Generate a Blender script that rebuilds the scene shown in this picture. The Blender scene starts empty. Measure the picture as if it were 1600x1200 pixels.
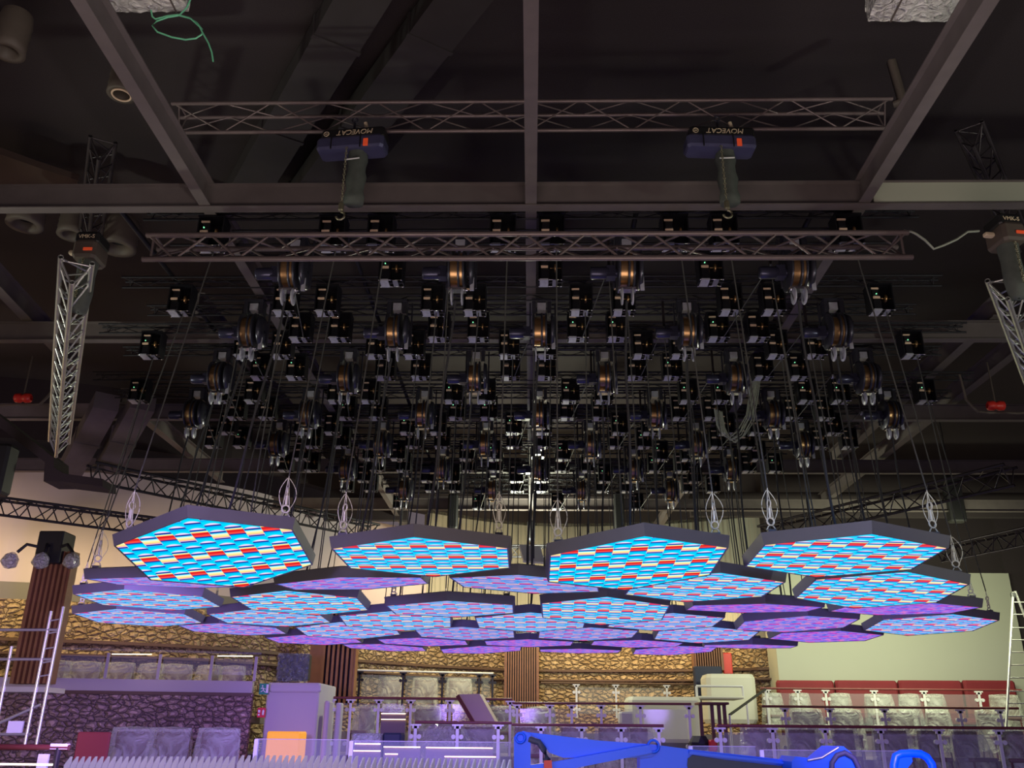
import bpy, math, random
from mathutils import Vector, Matrix
random.seed(7)
PI = math.pi
R = math.radians
sc = bpy.context.scene
col = sc.collection

# ------------------------------------------------------------------ camera
EYE = Vector((0, 0, 1.6))
FPX = 1380.0
TH, YAW, ROLL = R(21.55), R(1.32), R(0.5)
fw = Vector((-math.sin(YAW)*math.cos(TH), math.cos(YAW)*math.cos(TH), math.sin(TH)))
r0 = Vector((math.cos(YAW), math.sin(YAW), 0)); u0 = r0.cross(fw)
rt = r0*math.cos(ROLL) + u0*math.sin(ROLL); up = rt.cross(fw)
cam = bpy.data.cameras.new('camera'); cam.sensor_width = 36; cam.lens = FPX/1600*36; cam.clip_end = 200
camo = bpy.data.objects.new('camera', cam); col.objects.link(camo)
m3 = Matrix((rt, up, -fw)).transposed()
camo.matrix_world = Matrix.Translation(EYE) @ m3.to_4x4()
sc.camera = camo

# ------------------------------------------------------------------ world, exposure, lights
sc.view_settings.view_transform = 'Standard'; sc.view_settings.look = 'None'
sc.view_settings.exposure = 0.0; sc.view_settings.gamma = 1.0; sc.view_settings.use_curve_mapping = False
w = bpy.data.worlds.new('world'); sc.world = w; w.use_nodes = True
w.node_tree.nodes['Background'].inputs[0].default_value = (0.9, 0.72, 0.8, 1)
w.node_tree.nodes['Background'].inputs[1].default_value = 0.13
def light(kind, name, loc, target, power, color, size=1.0, size_y=None, spot=60, blend=.6, radius=.3):
    l = bpy.data.lights.new(name, kind); l.energy = power; l.color = color
    if kind == 'AREA':
        l.shape = 'RECTANGLE'; l.size = size; l.size_y = size_y or size
    elif kind == 'SPOT':
        l.spot_size = R(spot); l.spot_blend = blend; l.shadow_soft_size = radius
    else: l.shadow_soft_size = radius
    o = bpy.data.objects.new(name, l); col.objects.link(o); o.location = loc
    d = Vector(target)-Vector(loc); o.rotation_euler = d.to_track_quat('-Z', 'Y').to_euler()
    return o
LED_V = (0.40, 0.24, 1.0)
light('SPOT', 'violet_fill_left', (-3.5, 8.0, 2.3), (-8, 17.5, 1.3), 1500, LED_V, spot=62, radius=.4)  # three added spots giving the tiers and walls their purple light
light('SPOT', 'violet_fill_mid', (-1.5, 8.0, 2.3), (-2.5, 18, 0.9), 1300, LED_V, spot=46, radius=.4)
light('SPOT', 'violet_fill_right', (3.0, 7.0, 2.3), (5.5, 17, 0.6), 900, LED_V, spot=52, radius=.4)
light('SPOT', 'lift_fill', (1.0, 2.0, 4.2), (2.5, 9.5, 1.2), 640, (.30, .50, 1.0), spot=50, radius=.4)  # added blue spot to colour the lift arm, no lamp there
light('SPOT', 'fin_fill', (-3.0, 3.5, 3.4), (-3.0, 8.6, 1.2), 620, (.52, .38, 1.0), spot=75, radius=.3)  # added violet spot that tints and brightens the white fins
light('AREA', 'wall_wash_far_left', (-13.5, 17.2, 5.4), (-13.5, 19.6, 3.0), 170, (1.0, .74, .36), 3, .4)
light('AREA', 'wall_wash_left', (-8.5, 18.6, 5.2), (-8.6, 20.8, 3.0), 90, (1.0, .74, .36), 5, .4)
light('AREA', 'wall_wash_mid', (-1.6, 24.6, 6.4), (-2.2, 28.0, 3.0), 190, (1.0, .72, .36), 5, .4)
light('AREA', 'wall_wash_right', (3.3, 26.2, 5.4), (3.3, 28.6, 3.0), 190, (1.0, .72, .34), 5, .4)
light('AREA', 'hall_work_light', (9, 20.5, 5.2), (9, 26, 2.2), 430, (.90, .95, .64), 5, .8)
light('POINT', 'work_lamp', (0.0, 21.8, 5.6), (0, 24, 0), 760, (.93, .96, .72), radius=.25)
light('SPOT', 'side_lamp_left', (-9.6, 8.5, 2.6), (-6.0, 9.7, 5.5), 520, (.92, .97, .80), spot=62, radius=.15)
light('SPOT', 'side_lamp_right', (9.6, 5.0, 3.0), (5.6, 8.6, 5.8), 420, (.90, .97, .80), spot=75, radius=.15)
light('AREA', 'foyer_lamp_left', (-15, 9, 2.0), (-10, 16, 7), 80, (1.0, .74, .42), 2, 2)
light('SPOT', 'pink_wash_left', (-6, 8, 1.2), (-12, 20, 5.6), 520, (.90, .68, 1.0), spot=60, radius=.6)
light('AREA', 'floor_bounce_front', (0, 3.5, 0.3), (0, 8, 8), 340, (1.0, .80, .74), 8, 4)  # added area lamp standing for warm light bounced off the floor
light('AREA', 'floor_bounce_led', (0, 13, 1.0), (0, 13, 8), 200, (.24, .20, 1.0), 8, 6)  # added area lamp standing for panel light bounced off the floor

# ------------------------------------------------------------------ pixel helpers (photo pixel -> point in the place)
def ray(px, py):
    return (fw*FPX + rt*(px-800) + up*(600-py)).normalized()
def at(px, py, Y):
    d = ray(px, py); return EYE + d*(Y/d.y)
def atz(px, py, z):
    d = ray(px, py); return EYE + d*((z-1.6)/d.z)

# ------------------------------------------------------------------ materials
M = {}
def mat(name, color, rough=.6, metal=0.0, emit=None, strength=0, bump=0, bscale=30, vary=0.0, spec=.5):
    m = bpy.data.materials.new(name); m.use_nodes = True; M[name] = m
    nt = m.node_tree; b = nt.nodes['Principled BSDF']
    b.inputs['Base Color'].default_value = (*color, 1); b.inputs['Roughness'].default_value = rough
    b.inputs['Metallic'].default_value = metal; b.inputs['Specular IOR Level'].default_value = spec
    if emit:
        b.inputs['Emission Color'].default_value = (*emit, 1); b.inputs['Emission Strength'].default_value = strength
    if bump or vary:
        tc = nt.nodes.new('ShaderNodeTexCoord'); n = nt.nodes.new('ShaderNodeTexNoise')
        n.inputs['Scale'].default_value = bscale; n.inputs['Detail'].default_value = 4
        nt.links.new(tc.outputs['Object'], n.inputs['Vector'])
        if bump:
            bp = nt.nodes.new('ShaderNodeBump'); bp.inputs['Strength'].default_value = bump; bp.inputs['Distance'].default_value = .02
            nt.links.new(n.outputs['Fac'], bp.inputs['Height']); nt.links.new(bp.outputs['Normal'], b.inputs['Normal'])
        if vary:
            mr = nt.nodes.new('ShaderNodeMapRange'); mr.inputs['To Min'].default_value = 1-vary; mr.inputs['To Max'].default_value = 1+vary
            hs = nt.nodes.new('ShaderNodeHueSaturation'); hs.inputs['Color'].default_value = (*color, 1)
            nt.links.new(n.outputs['Fac'], mr.inputs['Value']); nt.links.new(mr.outputs[0], hs.inputs['Value'])
            nt.links.new(hs.outputs[0], b.inputs['Base Color'])
    return m
mat('ceiling_paint', (.030, .021, .023), .9, bump=.2, bscale=60, vary=.4)
mat('duct_paint', (.040, .033, .034), .8, vary=.25, bscale=3)
mat('beam_paint', (.135, .112, .108), .7, vary=.2, bscale=5)
mat('deck_brown', (.075, .045, .035), .8, vary=.3, bscale=2)
mat('can_grey', (.10, .078, .062), .6, vary=.3, bscale=4)
mat('can_hole', (.006, .005, .005), .9)
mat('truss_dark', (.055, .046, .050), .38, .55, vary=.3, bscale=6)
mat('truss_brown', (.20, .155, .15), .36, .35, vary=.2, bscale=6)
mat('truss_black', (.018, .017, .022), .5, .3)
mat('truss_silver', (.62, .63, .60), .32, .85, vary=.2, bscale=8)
mat('machine_black', (.012, .012, .016), .4, .2)
mat('motor_blue_grey', (.07, .07, .12), .3, .6)
mat('steel_plate', (.48, .49, .56), .4, .15, vary=.3, bscale=20)
mat('steel_plate_dark', (.075, .075, .10), .28, .6)
mat('grey_paint', (.20, .20, .26), .45)
mat('chrome', (.75, .76, .78), .15, 1.0)
mat('brass', (.55, .33, .15), .3, .9)
mat('type_plate', (.85, .62, .44), .5)
mat('green_lamp', (.1, .5, .3), .4, emit=(.25, 1, .45), strength=1.4)
mat('rope', (.085, .085, .08), .8)
mat('cable_rope', (.05, .05, .055), .8)
mat('shackle', (.72, .70, .58), .4, .15)
mat('panel_frame', (.105, .10, .115), .55, .1, vary=.15, bscale=4)
mat('hoist_body', (.10, .10, .20), .4, .4, vary=.2, bscale=10)
mat('hoist_black', (.012, .012, .013), .5)
mat('logo_tan', (.75, .62, .42), .5)
mat('orange_label', (.95, .10, .03), .5, emit=(1, .12, .04), strength=.18)
mat('chain_bag', (.09, .105, .09), .85, bump=.4, bscale=12, vary=.3)
mat('chain_steel', (.40, .38, .25), .35, .8)
mat('strap_green', (.18, .62, .35), .55)
mat('plaster_pink', (.46, .40, .42), .9, vary=.06, bscale=1.5)
mat('plaster_cream', (.50, .44, .38), .9, vary=.05, bscale=1.5)
mat('plaster_green', (.46, .47, .37), .9, vary=.03, bscale=1.0)
mat('grey_band', (.16, .155, .14), .85)
mat('curtain_grey', (.27, .265, .22), .9)
mat('ledge_wood', (.10, .055, .032), .6)
mat('stone_shelf', (.42, .36, .34), .7)
mat('wood_slat', (.23, .10, .045), .5, vary=.3, bscale=5)
mat('wood_back', (.015, .010, .010), .8)
mat('tier_floor', (.20, .17, .17), .7)
mat('riser', (.20, .16, .17), .8)
mat('rail_wood', (.16, .035, .03), .4)
mat('post_metal', (.66, .66, .62), .4, .1)
mat('fascia', (.46, .42, .42), .7)
mat('red_velvet', (.22, .018, .025), .75, vary=.2, bscale=2)
mat('chair_wood', (.11, .03, .028), .5)
mat('chair_fabric', (.20, .13, .13), .8)
mat('white_plaster', (.62, .60, .58), .85)
mat('booth_white', (.50, .48, .50), .8)
mat('desk_cream', (.56, .55, .45), .8)
mat('ramp_beige', (.50, .40, .36), .7)
mat('fin_white', (.66, .64, .72), .6)
mat('alu', (.66, .66, .62), .35, .8)
mat('red_panel', (.30, .045, .045), .6)
mat('red_paint', (.65, .03, .02), .4)
mat('lift_blue', (.0, .11, 1.0), .35, vary=.05, bscale=2)
mat('lift_inside', (.05, .05, .09), .6)
mat('orange_panel', (.45, .18, .02), .6, emit=(1, .40, .03), strength=.75)
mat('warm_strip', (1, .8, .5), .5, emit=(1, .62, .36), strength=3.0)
mat('white_strip', (1, .95, .8), .5, emit=(1, .9, .62), strength=2.2)
mat('lamp_face', (1, 1, .9), .5, emit=(.92, 1, .82), strength=1.6)
mat('sign_green', (.02, .30, .18), .5)
mat('sign_red', (.70, .03, .06), .5)
mat('sign_white', (.85, .85, .85), .5)
mat('dark_blue', (.012, .018, .045), .6)
mat('black_cloth', (.01, .01, .014), .7)
mat('cable_white', (.35, .37, .30), .6)

def stone(name, c1, c2, mortar, scale):
    m = bpy.data.materials.new(name); m.use_nodes = True; M[name] = m
    nt = m.node_tree; N = nt.nodes; L = nt.links; b = N['Principled BSDF']; b.inputs['Roughness'].default_value = .85
    tc = N.new('ShaderNodeTexCoord'); mp = N.new('ShaderNodeMapping'); mp.inputs['Scale'].default_value = (scale, scale, scale*1.75)
    L.new(tc.outputs['Object'], mp.inputs['Vector'])
    nz = N.new('ShaderNodeTexNoise'); nz.inputs['Scale'].default_value = 1.6; L.new(mp.outputs[0], nz.inputs['Vector'])
    mx = N.new('ShaderNodeMix'); mx.data_type = 'RGBA'; mx.blend_type = 'LINEAR_LIGHT'; mx.inputs['Factor'].default_value = .28
    L.new(mp.outputs[0], mx.inputs['A']); L.new(nz.outputs['Color'], mx.inputs['B'])
    ve = N.new('ShaderNodeTexVoronoi'); ve.feature = 'DISTANCE_TO_EDGE'; L.new(mx.outputs['Result'], ve.inputs['Vector'])
    vc = N.new('ShaderNodeTexVoronoi'); L.new(mx.outputs['Result'], vc.inputs['Vector'])
    for v in (ve, vc): v.inputs['Scale'].default_value = 1.0; v.inputs['Randomness'].default_value = .85
    sp = N.new('ShaderNodeSeparateColor'); L.new(vc.outputs['Color'], sp.inputs[0])
    cr = N.new('ShaderNodeValToRGB'); cr.color_ramp.elements[0].color = (*c1, 1); cr.color_ramp.elements[1].color = (*c2, 1)
    L.new(sp.outputs[0], cr.inputs[0])
    mr = N.new('ShaderNodeMapRange'); mr.inputs['From Min'].default_value = .01; mr.inputs['From Max'].default_value = .075
    L.new(ve.outputs['Distance'], mr.inputs['Value'])
    mm = N.new('ShaderNodeMix'); mm.data_type = 'RGBA'; mm.inputs['A'].default_value = (*mortar, 1)
    L.new(mr.outputs[0], mm.inputs['Factor']); L.new(cr.outputs[0], mm.inputs['B']); L.new(mm.outputs['Result'], b.inputs['Base Color'])
    bp = N.new('ShaderNodeBump'); bp.inputs['Strength'].default_value = 1.0; bp.inputs['Distance'].default_value = .10
    mr2 = N.new('ShaderNodeMapRange'); mr2.inputs['From Max'].default_value = .30; L.new(ve.outputs['Distance'], mr2.inputs['Value'])
    L.new(mr2.outputs[0], bp.inputs['Height']); L.new(bp.outputs[0], b.inputs['Normal'])
    return m
stone('stone_tan', (.34, .23, .12), (.56, .42, .25), (.11, .07, .035), 4.8)
stone('stone_low', (.38, .26, .24), (.58, .42, .38), (.10, .07, .08), 5.6)

def pleat(name, c, scale):
    m = mat(name, c, .9); nt = m.node_tree; N = nt.nodes; L = nt.links; b = N['Principled BSDF']
    tc = N.new('ShaderNodeTexCoord'); wv = N.new('ShaderNodeTexWave'); wv.inputs['Scale'].default_value = scale
    L.new(tc.outputs['Object'], wv.inputs['Vector'])
    bp = N.new('ShaderNodeBump'); bp.inputs['Strength'].default_value = .6; bp.inputs['Distance'].default_value = .05
    L.new(wv.outputs['Fac'], bp.inputs['Height']); L.new(bp.outputs[0], b.inputs['Normal'])
pleat('corrugated_grey', (.34, .33, .27), 2.2)

def thin(name, c, alpha, rough=.15, bump=0, bscale=8, gloss=.5):
    m = bpy.data.materials.new(name); m.use_nodes = True; M[name] = m
    nt = m.node_tree; N = nt.nodes; L = nt.links; b = N['Principled BSDF']
    b.inputs['Base Color'].default_value = (*c, 1); b.inputs['Roughness'].default_value = rough; b.inputs['Specular IOR Level'].default_value = gloss
    tr = N.new('ShaderNodeBsdfTransparent'); mx = N.new('ShaderNodeMixShader'); mx.inputs[0].default_value = alpha
    L.new(tr.outputs[0], mx.inputs[1]); L.new(b.outputs[0], mx.inputs[2]); L.new(mx.outputs[0], N['Material Output'].inputs[0])
    if bump:
        tc = N.new('ShaderNodeTexCoord'); n = N.new('ShaderNodeTexNoise'); n.inputs['Scale'].default_value = bscale
        n.inputs['Distortion'].default_value = 2.5; n.inputs['Detail'].default_value = 3
        L.new(tc.outputs['Object'], n.inputs['Vector'])
        bp = N.new('ShaderNodeBump'); bp.inputs['Strength'].default_value = 1; bp.inputs['Distance'].default_value = bump
        L.new(n.outputs['Fac'], bp.inputs['Height']); L.new(bp.outputs[0], b.inputs['Normal'])
        mr = N.new('ShaderNodeMapRange'); mr.inputs['From Min'].default_value = .35; mr.inputs['From Max'].default_value = .65
        mr.inputs['To Min'].default_value = alpha*.6; mr.inputs['To Max'].default_value = min(1, alpha*1.5)
        L.new(n.outputs['Fac'], mr.inputs['Value']); L.new(mr.outputs[0], mx.inputs[0])
thin('clear_glass', (.50, .55, .55), .12, .08, gloss=.35)
thin('plastic_sheet', (.78, .82, .70), .34, .24, bump=.10, bscale=2.6, gloss=.6)
thin('plastic_dark', (.30, .34, .42), .45, .12, bump=.12, bscale=6, gloss=1.0)
thin('plastic_wrap', (.72, .73, .66), .80, .12, bump=.15, bscale=9, gloss=1.0)
thin('plastic_wrap_bright', (.80, .78, .72), .93, .2, bump=.10, bscale=7, gloss=1.0)

def led_material():
    m = bpy.data.materials.new('led_screen'); m.use_nodes = True; M['led_screen'] = m
    nt = m.node_tree; N = nt.nodes; L = nt.links
    for n in list(N): N.remove(n)
    out = N.new('ShaderNodeOutputMaterial'); em = N.new('ShaderNodeEmission'); L.new(em.outputs[0], out.inputs[0])
    def math_(op, a, b=None, c=None):
        n = N.new('ShaderNodeMath'); n.operation = op
        for i, v in enumerate((a, b, c)):
            if v is None: continue
            if isinstance(v, (int, float)): n.inputs[i].default_value = v
            else: L.new(v, n.inputs[i])
        return n.outputs[0]
    def ramp(fac, stops):
        n = N.new('ShaderNodeValToRGB'); cr = n.color_ramp; cr.interpolation = 'LINEAR'
        while len(cr.elements) > 1: cr.elements.remove(cr.elements[-1])
        cr.elements[0].position = stops[0][0]; cr.elements[0].color = (*stops[0][1], 1)
        for p, c in stops[1:]:
            e = cr.elements.new(p); e.color = (*c, 1)
        L.new(fac, n.inputs[0]); return n.outputs[0]
    def mix(f, a, b):
        n = N.new('ShaderNodeMix'); n.data_type = 'RGBA'
        L.new(f, n.inputs['Factor']) if not isinstance(f, float) else setattr(n.inputs['Factor'], 'default_value', f)
        for k, v in (('A', a), ('B', b)):
            if isinstance(v, tuple): n.inputs[k].default_value = (*v, 1)
            else: L.new(v, n.inputs[k])
        return n.outputs['Result']
    tc = N.new('ShaderNodeTexCoord'); sx = N.new('ShaderNodeSeparateXYZ'); L.new(tc.outputs['Object'], sx.inputs[0])
    u = math_('DIVIDE', math_('ADD', sx.outputs[0], 5.03), .150)
    cu = math_('FLOOR', u); fu = math_('SUBTRACT', u, cu); odd = math_('MODULO', cu, 2.0)
    v = math_('ADD', math_('DIVIDE', math_('ADD', sx.outputs[1], 5.0), .150), math_('MULTIPLY', odd, .5))
    cv = math_('FLOOR', v); fv = math_('SUBTRACT', v, cv); m3_ = math_('MODULO', cv, 3.0)
    isred = math_('LESS_THAN', m3_, .5)
    dome = math_('ABSOLUTE', math_('SUBTRACT', fu, .5))             # 0 at centre of the tile, .5 at its edge
    fv2 = math_('SUBTRACT', fv, math_('MULTIPLY', math_('MULTIPLY', dome, dome), .55))
    CY = (.0, .54, .98); CY2 = (.0, .76, 1.0); PK = (1.0, .72, .95); NV = (.008, .01, .30); RD = (.75, .01, .015); OR = (.95, .07, .05); YL = (1.0, .85, .30); WH = (.85, 1, .85)
    d2 = math_('MULTIPLY', dome, dome)
    def soft(x, lo, hi):
        n = N.new('ShaderNodeMapRange'); n.interpolation_type = 'SMOOTHSTEP'; n.inputs['From Min'].default_value = lo; n.inputs['From Max'].default_value = hi; L.new(x, n.inputs['Value']); return n.outputs[0]
    crest = math_('SUBTRACT', fv, math_('MULTIPLY', d2, 1.1))
    pkm = math_('MULTIPLY', soft(crest, .42, .60), math_('LESS_THAN', fv, .76))
    nvm = math_('MULTIPLY', math_('MULTIPLY', soft(fv, .70, .77), math_('SUBTRACT', 1.0, soft(fv, .90, .97))), math_('LESS_THAN', dome, .47))
    cyan = ramp(fv, [(0, (0, .42, .95)), (.12, CY), (.40, CY2), (1, CY)])
    base = mix(nvm, mix(pkm, cyan, PK), NV)
    red = ramp(fv, [(0, YL), (.14, YL), (.22, RD), (.46, RD), (.54, OR), (.76, OR), (.82, NV), (.92, NV), (1, CY)])
    wy = ramp(fv, [(0, (0, .7, .9)), (.15, WH), (.34, YL), (.50, YL), (.62, (.95, .25, .25)), (.70, PK), (1, CY)])
    wht = mix(nvm, wy, NV)
    redrow = mix(odd, wht, red)
    c = mix(isred, base, redrow)
    # violet tint per panel paints in the off-angle colour shift, via the object's colour
    oi = N.new('ShaderNodeObjectInfo'); so = N.new('ShaderNodeSeparateColor'); L.new(oi.outputs['Color'], so.inputs[0])
    nz = N.new('ShaderNodeTexNoise'); nz.inputs['Scale'].default_value = 9; L.new(tc.outputs['Object'], nz.inputs['Vector'])
    vio = ramp(nz.outputs['Fac'], [(.30, (.04, .01, .70)), (.46, (.20, .04, .95)), (.56, (.70, .06, .75)), (.68, (.95, .05, .45))])
    vmix = mix(.74, c, vio)
    fin = mix(so.outputs[0], c, vmix)
    L.new(fin, em.inputs[0]); L.new(math_('MULTIPLY', so.outputs[1], 1.0), em.inputs[1])
led_material()

# ------------------------------------------------------------------ mesh builder
class MB:
    def __init__(s): s.v = []; s.f = []; s.sm = []
    def add(s, vs, fs, smooth=False):
        o = len(s.v); s.v += [tuple(p) for p in vs]; s.f += [tuple(i+o for i in f) for f in fs]; s.sm += [smooth]*len(fs); return s
    def box(s, c, d, rot=None):
        c = Vector(c); x, y, z = d[0]/2, d[1]/2, d[2]/2
        vs = [Vector((a*x, b*y, e*z)) for a in (-1, 1) for b in (-1, 1) for e in (-1, 1)]
        if rot is not None: vs = [rot @ v for v in vs]
        return s.add([v+c for v in vs], [(0,1,3,2),(4,6,7,5),(0,4,5,1),(2,3,7,6),(0,2,6,4),(1,5,7,3)])
    def bbox(s, c, d, bev=.02, rot=None):
        """box with chamfered vertical and horizontal edges"""
        x, y, z = d[0]/2, d[1]/2, d[2]/2; b = min(bev, x*.9, y*.9, z*.9); vs = []; fs = []
        ring = lambda X, Y, Z: [(X-b, -Y, Z), (X, -Y+b, Z), (X, Y-b, Z), (X-b, Y, Z), (-X+b, Y, Z), (-X, Y-b, Z), (-X, -Y+b, Z), (-X+b, -Y, Z)]
        for X, Y, Z in ((x-b*.5, y-b*.5, -z), (x, y, -z+b), (x, y, z-b), (x-b*.5, y-b*.5, z)): vs += ring(X, Y, Z)
        for k in range(3):
            for i in range(8): j = (i+1) % 8; fs.append((k*8+i, k*8+j, k*8+8+j, k*8+8+i))
        fs.append(tuple(range(7, -1, -1))); fs.append(tuple(range(24, 32)))
        vs = [Vector(v) for v in vs]
        if rot is not None: vs = [rot @ v for v in vs]
        return s.add([v+Vector(c) for v in vs], fs)
    def tube(s, a, b, r, n=8, r2=None, cap=True):
        a, b = Vector(a), Vector(b); d = b-a
        if d.length < 1e-6: return s
        r2 = r if r2 is None else r2
        q = d.to_track_quat('Z', 'Y'); vs = []
        for p, rr in ((a, r), (b, r2)):
            vs += [p + q @ Vector((math.cos(2*PI*i/n)*rr, math.sin(2*PI*i/n)*rr, 0)) for i in range(n)]
        s.add(vs, [(i, (i+1) % n, n+(i+1) % n, n+i) for i in range(n)], True)
        if cap: s.add(vs, [tuple(range(n-1, -1, -1)), tuple(range(n, 2*n))])
        return s
    def path(s, pts, r, n=6):
        pts = [Vector(p) for p in pts]; rings = []
        for i, p in enumerate(pts):
            d = (pts[min(i+1, len(pts)-1)] - pts[max(i-1, 0)])
            q = d.to_track_quat('Z', 'Y')
            rings += [p + q @ Vector((math.cos(2*PI*k/n)*r, math.sin(2*PI*k/n)*r, 0)) for k in range(n)]
        fs = [(j*n+k, j*n+(k+1) % n, (j+1)*n+(k+1) % n, (j+1)*n+k) for j in range(len(pts)-1) for k in range(n)]
        return s.add(rings, fs, True)
    def ring(s, c, axis, R_, r, n=20, m=6):
        q = Vector(axis).to_track_quat('Z', 'Y'); c = Vector(c)
        pts = []
        for i in range(n):
            a = 2*PI*i/n; e = Vector((math.cos(a), math.sin(a), 0))
            for k in range(m):
                b_ = 2*PI*k/m; pts.append(c + q @ (e*(R_+r*math.cos(b_)) + Vector((0, 0, r*math.sin(b_)))))
        fs = [(i*m+k, i*m+(k+1) % m, ((i+1) % n)*m+(k+1) % m, ((i+1) % n)*m+k) for i in range(n) for k in range(m)]
        return s.add(pts, fs, True)
    def lathe(s, c, axis, prof, n=24):
        """prof: list of (along, radius)"""
        q = Vector(axis).to_track_quat('Z', 'Y'); c = Vector(c); vs = []
        for h, r in prof: vs += [c + q @ Vector((math.cos(2*PI*i/n)*r, math.sin(2*PI*i/n)*r, h)) for i in range(n)]
        fs = [(j*n+i, j*n+(i+1) % n, (j+1)*n+(i+1) % n, (j+1)*n+i) for j in range(len(prof)-1) for i in range(n)]
        return s.add(vs, fs, True)
    def prism(s, pts, off):
        """closed polygon pts extruded by vector off"""
        n = len(pts); off = Vector(off); vs = [Vector(p) for p in pts] + [Vector(p)+off for p in pts]
        return s.add(vs, [tuple(range(n-1, -1, -1)), tuple(range(n, 2*n))] + [(i, (i+1) % n, n+(i+1) % n, n+i) for i in range(n)])
    def mesh(s, name, m):
        me = bpy.data.meshes.new(name); me.from_pydata(s.v, [], s.f); me.materials.append(M[m])
        me.polygons.foreach_set('use_smooth', s.sm); me.update(); return me
    def build(s, name, m, parent=None, loc=None):
        o = bpy.data.objects.new(name, s.mesh(name, m)); col.objects.link(o)
        if parent is not None: o.parent = parent
        if loc is not None: o.location = loc
        return o
def tag(o, label, cat, group=None, kind=None):
    n = len(label.split())
    if not 4 <= n <= 16: print('LABEL LENGTH', n, label)
    o['label'] = label; o['category'] = cat
    if group: o['group'] = group
    if kind: o['kind'] = kind
    return o
def empty(name, loc=(0, 0, 0), rz=0):
    o = bpy.data.objects.new(name, None); col.objects.link(o); o.location = loc; o.rotation_euler = (0, 0, rz); o.empty_display_size = .1; return o
def copy_tree(o, parent=None, skip=None):
    c = o.copy(); col.objects.link(c); c.parent = parent
    for ch in o.children:
        if skip and ch.name.startswith(skip): continue
        copy_tree(ch, c)
    return c
def struct(name, mb, m):
    o = mb.build(name, m); o['kind'] = 'structure'; return o
ORD = ['first', 'second', 'third', 'fourth', 'fifth', 'sixth', 'seventh', 'eighth', 'ninth', 'tenth', 'eleventh', 'twelfth']
ROW = ['front', 'second', 'third', 'middle', 'fifth', 'sixth', 'back']

# ------------------------------------------------------------------ the setting
struct('floor', MB().box((0, 12, -.05), (36, 40, .1)), 'tier_floor')
CZ = 9.4
struct('ceiling', MB().box((0, 15, CZ+.1), (36, 34, .2)), 'ceiling_paint')
# curved back wall: plan points
BW = [(-18.5, 17.6), (-14.6, 18.9), (-11.0, 19.7), (-7.6, 21.4), (-5.2, 24.6), (-2.6, 27.2), (0.2, 28.6), (3.6, 28.4), (6.0, 27.6), (7.6, 26.6)]
def wall_strip(name, pts, z0, z1, m, t=.25):
    mb = MB()
    n = len(pts); f_ = [Vector((x, y, 0)) for x, y in pts]
    off = []
    for i in range(n):
        d = (f_[min(i+1, n-1)]-f_[max(i-1, 0)]).normalized(); off.append(Vector((-d.y, d.x, 0))*t)
    vs = []
    for i in range(n):
        for z in (z0, z1): vs.append(f_[i]+Vector((0, 0, z)))
        for z in (z0, z1): vs.append(f_[i]+off[i]+Vector((0, 0, z)))
    fs = []
    for i in range(n-1):
        a, b = i*4, (i+1)*4
        fs += [(a, b, b+1, a+1), (a+2, a+3, b+3, b+2), (a+1, b+1, b+3, a+3), (a, a+2, b+2, b)]
    fs += [(0, 1, 3, 2), ((n-1)*4, (n-1)*4+2, (n-1)*4+3, (n-1)*4+1)]
    mb.add(vs, fs); return mb
def smooth_pts(pts, k=5):
    P = [Vector((x, y)) for x, y in pts]; out = []
    for i in range(len(P)-1):
        p0 = P[max(i-1, 0)]; p1 = P[i]; p2 = P[i+1]; p3 = P[min(i+2, len(P)-1)]
        for j in range(k):
            t = j/k
            out.append(tuple(.5*((2*p1)+(-p0+p2)*t+(2*p0-5*p1+4*p2-p3)*t*t+(-p0+3*p1-3*p2+p3)*t**3)))
    out.append(tuple(P[-1])); return out
BS = smooth_pts(BW)
struct('wall_back', wall_strip('w', BS, 0, 4.25, 'stone_tan'), 'stone_tan')
struct('trim_1', wall_strip('w', BS, 4.25, 4.62, 'grey_band', .22), 'grey_band')
i1 = [i for i, p in enumerate(BS) if p[0] > -3.6][0]
i0 = [i for i, p in enumerate(BS) if p[0] > -12.9][0]
struct('wall_upper_left', wall_strip('w', BS[:i0+1], 4.62, 7.2, 'plaster_cream'), 'plaster_cream')
struct('wall_upper_middle', wall_strip('w', BS[i0:i1+1], 4.62, 7.3, 'plaster_pink'), 'plaster_pink')
struct('wall_upper_right', wall_strip('w', BS[i1:], 4.62, 8.0, 'corrugated_grey'), 'corrugated_grey')
struct('wall_top', wall_strip('w', BS, 7.9, CZ, 'ceiling_paint', .3), 'ceiling_paint')
def ledge(z, dep, h):
    mb = MB(); pts = BS
    n = len(pts); vs = []; fs = []
    for i in range(n):
        a = Vector((*pts[i], 0)); d = (Vector((*pts[min(i+1, n-1)], 0))-Vector((*pts[max(i-1, 0)], 0))).normalized(); nn = Vector((d.y, -d.x, 0))*dep
        vs += [a+Vector((0, 0, z)), a+nn+Vector((0, 0, z)), a+nn+Vector((0, 0, z+h)), a+Vector((0, 0, z+h))]
    for i in range(n-1):
        a, b = 4*i, 4*i+4
        for k in range(4): fs.append((a+k, b+k, b+(k+1) % 4, a+(k+1) % 4))
    return mb.add(vs, fs)
struct('trim_2', ledge(3.36, .10, .07), 'ledge_wood')
struct('trim_3', ledge(3.08, .22, .05), 'ledge_wood')
# right plaster wall and its dark return
RY = 26.0
xr0 = at(1217, 1000, RY).x; xr1 = at(1596, 1000, RY).x
struct('wall_right', MB().box(((xr0+xr1)/2, RY+.15, 3.0), (xr1-xr0, .3, 6.0)).box((xr0-.05, RY+.5, 3.0), (.1, 1.0, 6.0)), 'plaster_green')
struct('wall_far_right', MB().box((xr1+3.2, RY+.32, 4.7), (6.4, .3, 9.4)).box(((xr0+xr1)/2, RY+.6, 7.7), (xr1-xr0, .5, 3.4)), 'ceiling_paint')

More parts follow.
